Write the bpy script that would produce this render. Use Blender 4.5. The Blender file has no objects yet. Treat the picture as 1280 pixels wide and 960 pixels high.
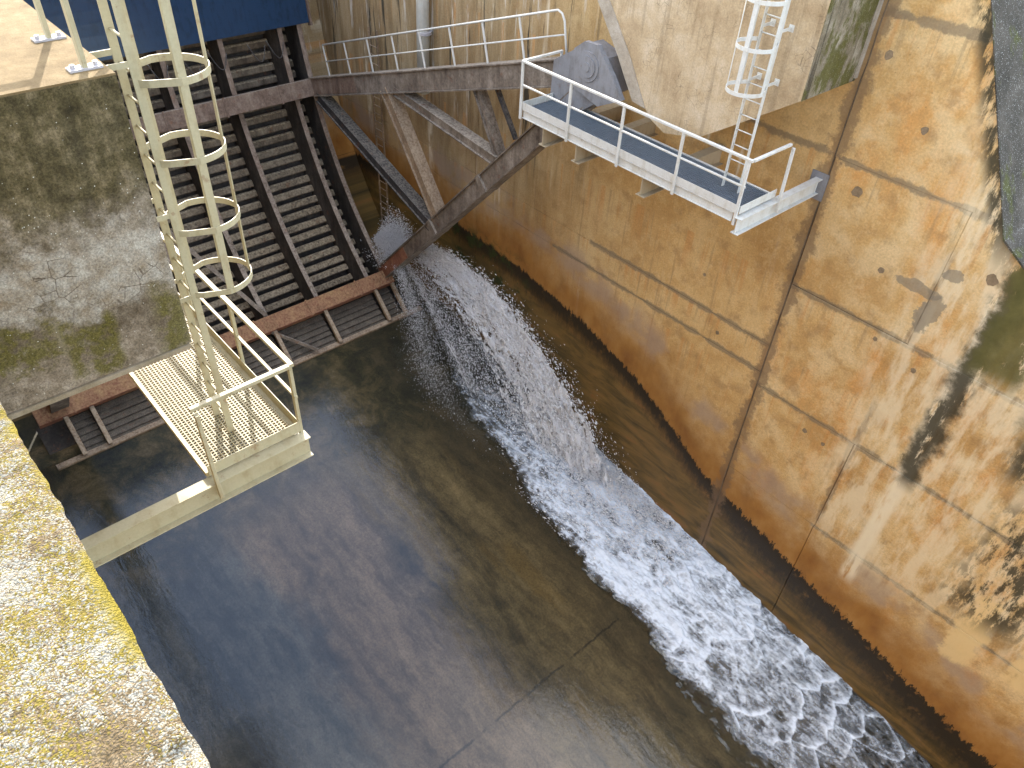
import bpy, math, random
import numpy as np
from mathutils import Vector, Matrix

# ------------------------------------------------------------------ camera, sky, sun, exposure
S = bpy.context.scene
C = S.collection
rnd = random.Random(7)
RNG = np.random.default_rng(11)

# axes of the place: +X downstream, +Y across the bay to the far pier, +Z up; the camera is the origin
CAM = ((0.66112336, 0.74865945, 0.0492436), (0.519077, -0.40901938, -0.75050797), (-0.5417333, 0.52173957, -0.65902417))
cam_data = bpy.data.cameras.new('camera')
cam = bpy.data.objects.new('camera', cam_data)
C.objects.link(cam)
m = Matrix.Identity(4)
for i in range(3):
    m[i][0] = CAM[0][i]
    m[i][1] = -CAM[1][i]
    m[i][2] = -CAM[2][i]
cam.matrix_world = m
cam_data.sensor_width = 36.0
cam_data.lens = 965.2 / 1280 * 36.0
cam_data.clip_start = 0.05
cam_data.clip_end = 2000
S.camera = cam

SUN_EL = math.radians(30)
sun_h = Vector((-0.924, 0.382, 0)).normalized()
to_sun = Vector((sun_h.x * math.cos(SUN_EL), sun_h.y * math.cos(SUN_EL), math.sin(SUN_EL)))

world = bpy.data.worlds.new('World')
S.world = world
world.use_nodes = True
wt = world.node_tree
wt.nodes.clear()

sun_data = bpy.data.lights.new('sun', 'SUN')
sun_data.energy = 2.0
sun_data.angle = math.radians(0.5)
sun_data.color = (1.0, 0.93, 0.82)
sun = bpy.data.objects.new('sun', sun_data)
C.objects.link(sun)
sun.rotation_euler = to_sun.to_track_quat('Z', 'Y').to_euler()

vs = S.view_settings
vs.view_transform = 'Standard'
vs.look = 'None'
vs.gamma = 1.0
vs.use_curve_mapping = False
vs.exposure = 2.3
S.cycles.transparent_max_bounces = 32
S.cycles.diffuse_bounces = 14
S.cycles.max_bounces = 18


# ------------------------------------------------------------------ node helper
class G:
    def __init__(s, tree):
        s.t = tree

    def n(s, typ, **kw):
        nd = s.t.nodes.new(typ)
        for k, v in kw.items():
            setattr(nd, k, v)
        return nd

    def put(s, sock, v):
        if isinstance(v, bpy.types.NodeSocket):
            s.t.links.new(v, sock)
        elif v is not None:
            if sock.type == 'RGBA' and len(v) == 3:
                v = (*v, 1.0)
            sock.default_value = v

    def m(s, op, a, b=None, c=None, clamp=False):
        nd = s.n('ShaderNodeMath', operation=op, use_clamp=clamp)
        s.put(nd.inputs[0], a)
        if b is not None:
            s.put(nd.inputs[1], b)
        if c is not None:
            s.put(nd.inputs[2], c)
        return nd.outputs[0]

    def add(s, a, b): return s.m('ADD', a, b)
    def sub(s, a, b): return s.m('SUBTRACT', a, b)
    def mul(s, a, b): return s.m('MULTIPLY', a, b)
    def mx(s, a, b): return s.m('MAXIMUM', a, b)
    def mn(s, a, b): return s.m('MINIMUM', a, b)

    def mix(s, f, a, b, blend='MIX'):
        nd = s.n('ShaderNodeMix', data_type='RGBA', blend_type=blend)
        s.put(nd.inputs[0], f)
        s.put(nd.inputs[6], a)
        s.put(nd.inputs[7], b)
        return nd.outputs[2]

    def step(s, v, lo, hi):
        nd = s.n('ShaderNodeMapRange', interpolation_type='SMOOTHSTEP')
        s.put(nd.inputs[0], v)
        a, b = (lo, hi)
        if a <= b:
            nd.inputs[1].default_value = a
            nd.inputs[2].default_value = b
            nd.inputs[3].default_value = 0.0
            nd.inputs[4].default_value = 1.0
        else:
            nd.inputs[1].default_value = b
            nd.inputs[2].default_value = a
            nd.inputs[3].default_value = 1.0
            nd.inputs[4].default_value = 0.0
        return nd.outputs[0]

    def noise(s, vec, scale, detail=6, rough=0.55, dist=0.0):
        nd = s.n('ShaderNodeTexNoise')
        s.put(nd.inputs['Vector'], vec)
        nd.inputs['Scale'].default_value = scale
        nd.inputs['Detail'].default_value = detail
        nd.inputs['Roughness'].default_value = rough
        nd.inputs['Distortion'].default_value = dist
        return nd.outputs[0]

    def vor(s, vec, scale, feature='F1', rand=1.0):
        nd = s.n('ShaderNodeTexVoronoi', feature=feature)
        s.put(nd.inputs['Vector'], vec)
        nd.inputs['Scale'].default_value = scale
        nd.inputs['Randomness'].default_value = rand
        return nd

    def pos(s):
        g = s.n('ShaderNodeNewGeometry')
        return g.outputs['Position']

    def sep(s, v):
        nd = s.n('ShaderNodeSeparateXYZ')
        s.put(nd.inputs[0], v)
        return nd.outputs

    def xyz(s, x, y, z):
        nd = s.n('ShaderNodeCombineXYZ')
        for i, v in enumerate((x, y, z)):
            s.put(nd.inputs[i], v)
        return nd.outputs[0]

    def scl(s, v, sx, sy, sz):
        nd = s.n('ShaderNodeVectorMath', operation='MULTIPLY')
        s.put(nd.inputs[0], v)
        nd.inputs[1].default_value = (sx, sy, sz)
        return nd.outputs[0]

    def ramp(s, f, stops):
        nd = s.n('ShaderNodeValToRGB')
        s.put(nd.inputs[0], f)
        el = nd.color_ramp.elements
        while len(el) < len(stops):
            el.new(0.5)
        for e, (p, c) in zip(el, stops):
            e.position = p
            e.color = (*c, 1)
        return nd.outputs[0]

    def curve(s, v, pts, x0, x1, y0, y1):
        u = s.m('DIVIDE', s.sub(v, x0), x1 - x0, clamp=True)
        nd = s.n('ShaderNodeFloatCurve')
        s.put(nd.inputs['Value'], u)
        cv = nd.mapping.curves[0]
        q = [((x - x0) / (x1 - x0), (y - y0) / (y1 - y0)) for x, y in pts]
        cv.points[0].location = q[0]
        cv.points[1].location = q[-1]
        for p in q[1:-1]:
            cv.points.new(*p)
        nd.mapping.update()
        return s.add(s.mul(nd.outputs[0], y1 - y0), y0)

    def box(s, x, z, x0, x1, z0, z1, sx, sz):
        """soft rectangle mask on two coordinates"""
        a = s.mul(s.step(x, x0 - sx, x0 + sx), s.step(x, x1 + sx, x1 - sx))
        b = s.mul(s.step(z, z0 - sz, z0 + sz), s.step(z, z1 + sz, z1 - sz))
        return s.mul(a, b)

    def bump(s, h, strength=0.3, dist=0.02, normal=None):
        nd = s.n('ShaderNodeBump')
        nd.inputs['Strength'].default_value = strength
        nd.inputs['Distance'].default_value = dist
        s.put(nd.inputs['Height'], h)
        if normal is not None:
            s.put(nd.inputs['Normal'], normal)
        return nd.outputs[0]

    def principled(s, col, rough=0.85, normal=None, metal=0.0, spec=0.3):
        nd = s.n('ShaderNodeBsdfPrincipled')
        s.put(nd.inputs['Base Color'], col)
        s.put(nd.inputs['Roughness'], rough)
        nd.inputs['Metallic'].default_value = metal
        nd.inputs['Specular IOR Level'].default_value = spec
        if normal is not None:
            s.put(nd.inputs['Normal'], normal)
        return nd.outputs[0]

    def out(s, sh):
        o = s.n('ShaderNodeOutputMaterial')
        s.t.links.new(sh, o.inputs[0])


def new_mat(name):
    mt = bpy.data.materials.new(name)
    mt.use_nodes = True
    mt.node_tree.nodes.clear()
    return mt, G(mt.node_tree)


# ------------------------------------------------------------------ the sky: clear blue with broken white cloud
g = G(wt)
sky = g.n('ShaderNodeTexSky', sky_type='NISHITA')
sky.sun_disc = False
sky.sun_elevation = SUN_EL
sky.sun_rotation = math.atan2(sun_h.x, sun_h.y)
sky.altitude = 200
sky.dust_density = 1.5
tc = g.n('ShaderNodeTexCoord')
d = g.sep(tc.outputs['Generated'])
up = g.mx(d[2], 0.12)
cv = g.xyz(g.m('DIVIDE', d[0], up), g.m('DIVIDE', d[1], up), 3.3)
cn = g.noise(cv, 1.15, 9, 0.56, 0.25)
cmask = g.step(cn, 0.47, 0.61)
cmask = g.mul(cmask, g.step(d[2], 0.0, 0.12))
shade = g.noise(cv, 2.6, 6, 0.55)
cloud = g.mix(g.step(shade, 0.3, 0.7), (6.3, 6.2, 6.2), (11.0, 10.5, 9.7))
skyc = g.mix(g.mul(cmask, 0.9), sky.outputs[0], cloud)
bg = g.n('ShaderNodeBackground')
wt.links.new(skyc, bg.inputs[0])
bg.inputs[1].default_value = 0.15
wo = g.n('ShaderNodeOutputWorld')
wt.links.new(bg.outputs[0], wo.inputs[0])


# ------------------------------------------------------------------ mesh helpers
class MB:
    """collects boxes, bars, tubes and prisms; build() links them as one mesh object"""
    def __init__(s, mirror=False):
        s.v = []
        s.f = []
        s.mir = mirror

    def add(s, vs_, fs):
        b = len(s.v)
        s.v += [tuple(p) for p in vs_]
        s.f += [tuple(i + b for i in f) for f in fs]
        return s

    def box(s, x0, x1, y0, y1, z0, z1):
        return s.add([(x, y, z) for x in (x0, x1) for y in (y0, y1) for z in (z0, z1)],
                     [(0, 1, 3, 2), (4, 6, 7, 5), (0, 4, 5, 1), (2, 3, 7, 6), (0, 2, 6, 4), (1, 5, 7, 3)])

    def bar(s, p, q, w, h, up=(0, 0, 1), cham=0.0):
        """rectangular bar from p to q; w across, h along up"""
        p, q = Vector(p), Vector(q)
        a = (q - p).normalized()
        u = Vector(up)
        u = (u - a * u.dot(a)).normalized()
        r = a.cross(u)
        c = min(cham, w * 0.3, h * 0.3)
        if c > 0:
            prof = [(-w/2 + c, -h/2), (w/2 - c, -h/2), (w/2, -h/2 + c), (w/2, h/2 - c), (w/2 - c, h/2), (-w/2 + c, h/2), (-w/2, h/2 - c), (-w/2, -h/2 + c)]
        else:
            prof = [(-w/2, -h/2), (w/2, -h/2), (w/2, h/2), (-w/2, h/2)]
        n = len(prof)
        pts = [p + r * x + u * y for x, y in prof] + [q + r * x + u * y for x, y in prof]
        fs = [(i, (i + 1) % n, n + (i + 1) % n, n + i) for i in range(n)]
        fs += [tuple(range(n - 1, -1, -1)), tuple(range(n, 2 * n))]
        return s.add(pts, fs)

    def ibeam(s, p, q, w, h, t, up=(0, 0, 1)):
        p, q, u = Vector(p), Vector(q), Vector(up)
        a = (q - p).normalized()
        u = (u - a * u.dot(a)).normalized()
        o = u * (h / 2 - t / 2)
        s.bar(p + o, q + o, w, t, u)
        s.bar(p - o, q - o, w, t, u)
        s.bar(p, q, t, h - 2 * t - 0.002, u)
        return s

    def tube(s, pts, r, n=8, closed=False):
        P = [Vector(p) for p in pts]
        b = len(s.v)
        k = len(P)
        prev = None
        for i, p in enumerate(P):
            if closed:
                t = (P[(i + 1) % k] - P[i - 1]).normalized()
            else:
                t = (P[min(i + 1, k - 1)] - P[max(i - 1, 0)]).normalized()
            if prev is None:
                x = t.orthogonal().normalized()
            else:
                x = (prev - t * prev.dot(t)).normalized()
            prev = x
            y = t.cross(x)
            for j in range(n):
                an = 2 * math.pi * j / n
                s.v.append(tuple(p + (x * math.cos(an) + y * math.sin(an)) * r))
        for i in range(k if closed else k - 1):
            for j in range(n):
                a0 = b + i * n
                a1 = b + ((i + 1) % k) * n
                s.f.append((a0 + j, a0 + (j + 1) % n, a1 + (j + 1) % n, a1 + j))
        if not closed:
            s.f.append(tuple(b + j for j in range(n - 1, -1, -1)))
            s.f.append(tuple(b + (k - 1) * n + j for j in range(n)))
        return s

    def ribbon(s, pts, wdir, w, t):
        """flat bar following pts: width w along wdir, thickness t across"""
        P = [Vector(p) for p in pts]
        wd = Vector(wdir).normalized()
        b = len(s.v)
        k = len(P)
        for i, p in enumerate(P):
            tan = (P[min(i + 1, k - 1)] - P[max(i - 1, 0)]).normalized()
            nn = tan.cross(wd).normalized()
            for sx, sy in ((-1, -1), (1, -1), (1, 1), (-1, 1)):
                s.v.append(tuple(p + wd * (w / 2 * sx) + nn * (t / 2 * sy)))
        for i in range(k - 1):
            for j in range(4):
                a0, a1 = b + i * 4, b + i * 4 + 4
                s.f.append((a0 + j, a0 + (j + 1) % 4, a1 + (j + 1) % 4, a1 + j))
        s.f.append((b + 3, b + 2, b + 1, b))
        e = b + (k - 1) * 4
        s.f.append((e, e + 1, e + 2, e + 3))
        return s

    def prism_y(s, poly, y0, y1):
        """polygon of (x, z), extruded from y0 to y1"""
        n = len(poly)
        pts = [(x, y0, z) for x, z in poly] + [(x, y1, z) for x, z in poly]
        fs = [(i, (i + 1) % n, n + (i + 1) % n, n + i) for i in range(n)]
        fs += [tuple(range(n - 1, -1, -1)), tuple(range(n, 2 * n))]
        return s.add(pts, fs)

    def build(s, name, mat, parent=None, smooth=False, origin=None):
        v, f = s.v, s.f
        if s.mir:
            v = [(x, 2 * CY - y, z) for x, y, z in v]
        me = bpy.data.meshes.new(name)
        o = bpy.data.objects.new(name, me)
        C.objects.link(o)
        if parent is not None:
            o.parent = parent
            off = world_loc(parent)
            v = [(x - off.x, y - off.y, z - off.z) for x, y, z in v]
        me.from_pydata(v, [], f)
        import bmesh
        bm = bmesh.new()
        bm.from_mesh(me)
        bmesh.ops.recalc_face_normals(bm, faces=bm.faces)
        bm.to_mesh(me)
        bm.free()
        me.materials.append(mat)
        if smooth:
            for p in me.polygons:
                p.use_smooth = True
        return o


CY = 7.67          # the bay is symmetric about this line


def world_loc(o):
    v = Vector(o.location)
    while o.parent is not None:
        o = o.parent
        v += Vector(o.location)
    return v


def thing(name, label, cat, loc=(0, 0, 0), group=None):
    o = bpy.data.objects.new(name, None)
    o.empty_display_size = 0.3
    C.objects.link(o)
    o.location = loc
    return tag(o, label, cat, group)


def tag(o, label=None, cat=None, group=None, kind=None):
    if label:
        o['label'] = label
    if cat:
        o['category'] = cat
    if group:
        o['group'] = group
    if kind:
        o['kind'] = kind
    return o


def fast_mesh(name, verts, faces, mat, parent=None, smooth=False, attrs=None):
    """numpy verts (n,3), faces (m,k)"""
    me = bpy.data.meshes.new(name)
    k = faces.shape[1]
    me.vertices.add(len(verts))
    me.vertices.foreach_set('co', np.ascontiguousarray(verts, dtype=np.float32).ravel())
    me.loops.add(faces.size)
    me.loops.foreach_set('vertex_index', np.ascontiguousarray(faces, dtype=np.int32).ravel())
    me.polygons.add(len(faces))
    me.polygons.foreach_set('loop_start', np.arange(0, faces.size, k, dtype=np.int32))
    if smooth:
        me.polygons.foreach_set('use_smooth', np.ones(len(faces), dtype=bool))
    me.update(calc_edges=True)
    me.validate()
    for an, av in (attrs or {}).items():
        at = me.attributes.new(an, 'FLOAT', 'POINT')
        at.data.foreach_set('value', np.ascontiguousarray(av, dtype=np.float32).ravel())
    me.materials.append(mat)
    o = bpy.data.objects.new(name, me)
    C.objects.link(o)
    if parent is not None:
        o.parent = parent
    return o


def grid_faces(nx, ny):
    i = np.arange(nx - 1)[:, None] * ny + np.arange(ny - 1)[None, :]
    i = i.ravel()
    return np.stack([i, i + ny, i + ny + 1, i + 1], 1)


def vnoise(x, y, seed=0):
    r = np.random.default_rng(seed)
    T = r.random((256, 256))
    xi = np.floor(x).astype(int)
    yi = np.floor(y).astype(int)
    fx = x - xi
    fy = y - yi
    fx = fx * fx * (3 - 2 * fx)
    fy = fy * fy * (3 - 2 * fy)
    a = T[xi & 255, yi & 255]
    b = T[(xi + 1) & 255, yi & 255]
    c = T[xi & 255, (yi + 1) & 255]
    e = T[(xi + 1) & 255, (yi + 1) & 255]
    return (a * (1 - fx) + b * fx) * (1 - fy) + (c * (1 - fx) + e * fx) * fy


def fbm(x, y, oct=4, seed=0, gain=0.5):
    t = np.zeros(np.broadcast(x, y).shape)
    amp, nrm, fq = 1.0, 0.0, 1.0
    for k in range(oct):
        t += amp * vnoise(x * fq + 17.3 * k, y * fq + 5.1 * k, seed + k)
        nrm += amp
        amp *= gain
        fq *= 2.03
    return t / nrm


# ------------------------------------------------------------------ materials
STAIN = [(-28, -13.9), (-22, -13.9), (-19.3, -14.05), (-16.3, -14.2), (-13.9, -14.5), (-12.0, -14.9), (-10.25, -15.5), (-8.7, -16.3),
         (-7.3, -17.1), (-5.5, -17.6), (-3.64, -18.1), (-0.91, -18.75), (1.56, -19.4), (8, -20.6)]


def wall_material(name, grey=0.0):
    mt, g = new_mat(name)
    P = g.pos()
    x, y, z = g.sep(P)
    big = g.noise(P, 0.55, 7, 0.6)
    mid = g.noise(P, 2.3, 8, 0.62)
    fine = g.noise(P, 22, 6, 0.65)
    col = g.ramp(big, [(0.30, (0.46, 0.27, 0.095)), (0.5, (0.60, 0.385, 0.155)), (0.68, (0.68, 0.48, 0.225))])
    # warmer, redder rust bloom on the downstream panels
    ds = g.step(x, -7.2, -6.4)
    mid0 = g.step(g.noise(g.scl(P, 2.4, 0, 0.3), 1.0, 8, 0.65), 0.38, 0.62)
    rust = g.mul(g.step(g.noise(g.scl(P, 1.2, 1, 0.45), 1.0, 6, 0.6), 0.48, 0.68), g.mul(ds, 0.7))
    col = g.mix(rust, col, (0.64, 0.32, 0.095))
    # pale scoured skin away from the joint
    pale = g.mul(g.step(g.noise(P, 1.1, 7, 0.6), 0.45, 0.62), g.mul(ds, 0.55))
    col = g.mix(pale, col, (0.72, 0.555, 0.31))
    # flaked skin with crisp edges, and pits
    peel = g.noise(g.scl(P, 1, 1, 0.8), 2.6, 13, 0.74, 0.3)
    col = g.mix(g.mul(g.step(peel, 0.505, 0.55), 0.22), col, (0.74, 0.55, 0.29))
    col = g.mix(g.mul(g.step(peel, 0.45, 0.39), 0.22), col, (0.36, 0.20, 0.07))
    pit = g.vor(P, 7.0)
    pm = g.mul(g.step(pit.outputs['Distance'], 0.13, 0.07), g.step(g.noise(P, 2.1, 3), 0.52, 0.6))
    col = g.mix(g.mul(pm, 0.4), col, (0.16, 0.10, 0.05))
    # greyer concrete upstream and high up, darkened to paint in shade around the gate
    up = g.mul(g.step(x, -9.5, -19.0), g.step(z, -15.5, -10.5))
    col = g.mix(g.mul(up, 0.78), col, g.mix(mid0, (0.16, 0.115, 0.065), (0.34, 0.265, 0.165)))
    # mottling
    col = g.mix(g.mul(g.step(mid, 0.50, 0.30), 0.45), col, (0.29, 0.17, 0.07))
    # run marks hanging from the lift joints
    for jz, dep in ((-6.69, 1.6), (-9.85, 1.5), (-12.97, 1.8), (-3.85, 1.5), (-11.72, 0.8)):
        hang = g.mul(g.step(z, jz - dep, jz - 0.1), g.step(z, jz + 0.02, jz - 0.02))
        rn = g.noise(g.scl(P, 4.5, 0, 0.15), 1.0, 6, 0.65)
        col = g.mix(g.mul(hang, g.mul(g.step(rn, 0.52, 0.62), 0.5)), col, (0.55, 0.25, 0.07))
        col = g.mix(g.mul(hang, g.mul(g.step(rn, 0.44, 0.36), 0.45)), col, (0.30, 0.21, 0.11))
    col = g.mix(1.0, col, g.ramp(fine, [(0.28, (0.78, 0.77, 0.76)), (0.72, (1.16, 1.16, 1.15))]), 'MULTIPLY')
    # vertical run marks
    vs1 = g.noise(g.scl(P, 5.5, 0, 0.22), 1.0, 4, 0.6)
    vs2 = g.noise(g.scl(P, 2.1, 0, 0.12), 1.0, 5, 0.6)
    upz = g.step(x, -7.0, -9.0)
    brk = g.step(g.noise(g.scl(P, 1, 1, 0.4), 1.7, 6, 0.65), 0.38, 0.54)
    col = g.mix(g.mul(g.mul(g.step(vs2, 0.60, 0.68), brk), g.add(g.mul(upz, 0.75), 0.12)), col, (0.70, 0.61, 0.45))
    col = g.mix(g.mul(g.mul(g.step(vs1, 0.42, 0.30), upz), 0.45), col, (0.21, 0.14, 0.075))
    # black and white streaks high on the upstream part
    hi = g.mul(g.step(x, -12.5, -15.0), g.step(z, -11.5, -8.8))
    col = g.mix(g.mul(hi, g.mul(g.step(g.noise(g.scl(P, 3.2, 0, 0.16), 1.0, 5, 0.7), 0.57, 0.62), 0.9)), col, (0.035, 0.033, 0.025))
    col = g.mix(g.mul(hi, g.mul(g.step(g.noise(g.scl(P, 2.6, 3, 0.2), 1.3, 5, 0.7), 0.58, 0.66), 0.7)), col, (0.62, 0.58, 0.50))
    # distance above the high-water line left by the jet
    sl = g.curve(x, STAIN, -28, 8, -22, -12)
    wob = g.mul(g.sub(g.noise(P, 0.9, 6, 0.6), 0.5), 0.9)
    d0 = g.sub(z, sl)
    dd = g.add(d0, wob)
    orange = g.mul(g.step(g.add(d0, g.mul(wob, 2.4)), 2.5, 0.4), 0.95)
    ocol = g.ramp(g.noise(g.scl(P, 1, 1, 0.6), 1.3, 7, 0.6), [(0.3, (0.21, 0.085, 0.016)), (0.55, (0.32, 0.145, 0.030)), (0.75, (0.41, 0.215, 0.062))])
    violet = g.mul(g.mul(g.step(dd, 1.0, 1.7), g.step(dd, 2.7, 2.0)), g.mul(g.step(g.noise(P, 0.8, 5, 0.5), 0.45, 0.6), 0.6))
    col = g.mix(orange, col, ocol)
    col = g.mix(violet, col, (0.33, 0.245, 0.19))
    # slimy wet wall below the line
    low = g.step(g.add(d0, g.mul(wob, 0.3)), 0.1, -0.9)
    diag = g.noise(g.scl(P, 0.55, 0, 2.2), 1.4, 7, 0.62, 0.6)
    slime = g.ramp(diag, [(0.28, (0.05, 0.036, 0.012)), (0.45, (0.125, 0.08, 0.024)), (0.60, (0.20, 0.118, 0.034)), (0.76, (0.29, 0.11, 0.034))])
    col = g.mix(low, col, slime)
    # the black line itself, ragged, broader downstream
    wid = g.add(g.mul(g.step(x, -8.0, -4.0), 0.50), 0.62)
    rag = g.mul(g.sub(g.noise(g.scl(P, 5, 0, 1.6), 1.5, 6, 0.75), 0.5), 1.3)
    dl = g.add(g.add(d0, g.mul(wob, 0.30)), g.mul(rag, g.add(g.mul(wid, 0.8), 0.2)))
    blk = g.mul(g.step(dl, 0.12, 0.02), g.step(g.m('DIVIDE', dl, wid), -1.5, -0.35))
    gaps = g.step(g.noise(P, 1.9, 7, 0.65), 0.22, 0.42)
    col = g.mix(g.mul(blk, g.mul(gaps, 0.97)), col, (0.022, 0.017, 0.009))
    # green algae by the jet
    alg = g.mul(g.box(x, z, -20.0, -15.6, -15.6, -13.9, 0.5, 0.4), g.step(g.noise(P, 2.0, 6, 0.7), 0.5, 0.58))
    col = g.mix(g.mul(alg, 0.85), col, (0.035, 0.05, 0.012))
    # dark mortar along lift joints
    jn = g.noise(P, 2.2, 9, 0.75)
    jw = g.add(g.mul(g.sub(jn, 0.5), 0.42), 0.04)
    for jz, xa, xb in ((-3.85, -6.7, 9), (-6.69, -6.7, 9), (-9.85, -6.7, 9), (-12.97, -6.7, 9), (-16.1, -4.0, 9), (-11.72, -13.0, -6.7), (-12.58, -14.5, -6.7), (-6.65, -9.5, -6.7)):
        near = g.step(g.m('ABSOLUTE', g.sub(z, jz)), 0.16, 0.05) if False else g.step(g.sub(g.m('ABSOLUTE', g.sub(z, jz)), jw), 0.06, 0.0)
        ext = g.mul(g.step(x, xa - 0.05, xa + 0.05), g.step(x, xb + 0.3, xb - 0.3))
        col = g.mix(g.mul(g.mul(near, ext), 0.72), col, (0.20, 0.155, 0.10))
    for jx, za, zb in ((-6.70, -20, -2), (-3.88, -15.9, -11.6), (-3.80, -9.9, -7.6)):
        near = g.step(g.sub(g.m('ABSOLUTE', g.sub(x, jx)), g.mul(jw, 2.6 if jx < -6 else 1.0)), 0.16 if jx < -6 else 0.08, 0.0)
        ext = g.mul(g.step(z, za - 0.1, za + 0.1), g.step(z, zb + 0.3, zb - 0.3))
        col = g.mix(g.mul(g.mul(near, ext), 0.7), col, (0.19, 0.12, 0.065))
    # white efflorescence and black growth below the ledge on the right
    ragx = g.add(x, g.mul(g.sub(g.noise(P, 2.2, 7, 0.65), 0.5), 0.9))
    lime = g.mul(g.box(ragx, z, -4.2, 5.0, -16.2, -3.0, 0.7, 1.0), g.step(g.noise(g.scl(P, 2.0, 1, 0.5), 1.3, 7, 0.65), 0.42, 0.60))
    col = g.mix(g.mul(lime, 0.7), col, (0.78, 0.66, 0.44))
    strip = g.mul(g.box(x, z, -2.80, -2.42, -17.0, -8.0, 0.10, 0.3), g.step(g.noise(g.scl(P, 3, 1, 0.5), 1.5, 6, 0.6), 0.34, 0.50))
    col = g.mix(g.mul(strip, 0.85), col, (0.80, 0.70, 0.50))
    # pale, ragged patches low on the downstream wall
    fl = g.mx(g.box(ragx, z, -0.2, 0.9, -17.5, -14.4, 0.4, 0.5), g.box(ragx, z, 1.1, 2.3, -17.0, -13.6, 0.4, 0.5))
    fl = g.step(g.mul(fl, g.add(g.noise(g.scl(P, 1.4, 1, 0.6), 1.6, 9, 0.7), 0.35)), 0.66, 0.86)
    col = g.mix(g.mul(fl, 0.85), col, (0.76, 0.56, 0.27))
    gn = g.noise(g.scl(P, 2.0, 1, 0.55), 2.0, 10, 0.74)
    edge = g.add(g.sub(x, g.add(g.mul(g.add(z, 3.3), -0.515), -5.01)), 0.0)     # distance from the sloping top
    seam = g.mul(g.step(edge, -0.42, -0.12), g.mul(g.step(z, -8.0, -6.6), g.step(gn, 0.40, 0.50)))
    b1 = g.box(ragx, z, -2.75, -2.25, -13.2, -7.3, 0.18, 0.3)
    b2 = g.mx(g.box(ragx, z, -0.55, 1.2, -15.6, -12.0, 0.45, 0.5), g.box(ragx, z, -1.1, -0.3, -11.6, -9.4, 0.3, 0.4))
    b3 = g.box(ragx, z, -2.85, -2.45, -16.4, -15.6, 0.2, 0.2)
    blot = g.mx(g.mul(b1, g.step(gn, 0.36, 0.46)), g.mul(b2, g.step(gn, 0.43, 0.53)))
    col = g.mix(g.mul(g.mx(seam, blot), 0.92), col, (0.035, 0.032, 0.018))
    moss = g.mul(g.box(ragx, z, -2.62, -1.55, -9.7, -7.0, 0.18, 0.3), g.step(gn, 0.33, 0.43))
    col = g.mix(g.mul(moss, 0.92), col, g.mix(g.noise(P, 3, 5), (0.05, 0.05, 0.012), (0.17, 0.15, 0.045)))
    # isolated dark repairs
    for bx, bz, rx, rz in ((-4.10, -8.55, 0.45, 0.13), (-3.72, -9.0, 0.26, 0.50), (-3.55, -8.0, 0.2, 0.14)):
        e = g.add(g.m('POWER', g.m('DIVIDE', g.sub(ragx, bx), rx), 2), g.m('POWER', g.m('DIVIDE', g.sub(g.add(z, g.mul(g.sub(mid, .5), .3)), bz), rz), 2))
        col = g.mix(g.mul(g.step(e, 1.1, 0.8), 0.7), col, (0.22, 0.19, 0.14))
    wet = g.step(d0, 0.3, -0.4)
    rough = g.sub(0.9, g.mul(wet, 0.42))
    hh = g.add(g.mul(fine, 0.35), g.add(g.mul(mid, 0.9), g.mul(g.noise(P, 80, 3), 0.15)))
    g.out(g.principled(col, rough, g.bump(hh, 0.45, 0.035), spec=0.3))
    return mt


def concrete(name, c0, c1, c2, scale=1.0, moss=0.0, mosscol=(0.075, 0.08, 0.02), streak=0.0, bump=0.4, speck=0.0, cracks=0.0, rough=0.9):
    mt, g = new_mat(name)
    P = g.pos()
    big = g.noise(P, 1.1 * scale, 7, 0.6)
    mid = g.noise(P, 4.5 * scale, 7, 0.65)
    fine = g.noise(P, 30 * scale, 6, 0.7)
    col = g.ramp(g.add(g.mul(big, 0.65), g.mul(mid, 0.35)), [(0.33, c0), (0.5, c1), (0.66, c2)])
    if streak:
        v = g.noise(g.scl(P, 6, 6, 0.25), 1.0, 4, 0.6)
        col = g.mix(g.mul(g.step(v, 0.48, 0.36), streak), col, tuple(c * 0.45 for c in c0))
        col = g.mix(g.mul(g.step(v, 0.58, 0.66), streak * 0.7), col, tuple(min(1, c * 1.25) for c in c2))
    if moss:
        mm = g.step(g.noise(g.scl(P, 1, 1, 0.55), 1.5 * scale, 8, 0.68), 0.56 - 0.22 * moss, 0.66 - 0.22 * moss)
        mc = g.mix(g.noise(P, 9 * scale, 6, 0.7), tuple(c * 0.5 for c in mosscol), tuple(c * 1.6 for c in mosscol))
        col = g.mix(g.mul(mm, 0.88), col, mc)
    if cracks:
        vo = g.vor(g.mix(0.08, P, g.n('ShaderNodeTexNoise').outputs['Color']), 7, 'DISTANCE_TO_EDGE')
        ck = g.mul(g.step(vo.outputs['Distance'], 0.03, 0.008), g.step(g.noise(P, 1.7, 4), 0.5, 0.6))
        col = g.mix(g.mul(ck, cracks), col, (0.08, 0.06, 0.04))
    col = g.mix(1.0, col, g.ramp(fine, [(0.25, (0.72, 0.72, 0.72)), (0.78, (1.22, 1.22, 1.22))]), 'MULTIPLY')
    if speck:
        vo = g.vor(P, 42 * scale)
        sp = g.mul(g.step(vo.outputs['Distance'], 0.30, 0.18), g.step(g.noise(P, 26, 2), 0.5, 0.6))
        col = g.mix(g.mul(sp, speck), col, (0.72, 0.72, 0.68))
    hh = g.add(g.mul(mid, 0.7), g.mul(fine, 0.45))
    g.out(g.principled(col, rough, g.bump(hh, bump, 0.03), spec=0.25))
    return mt


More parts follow.
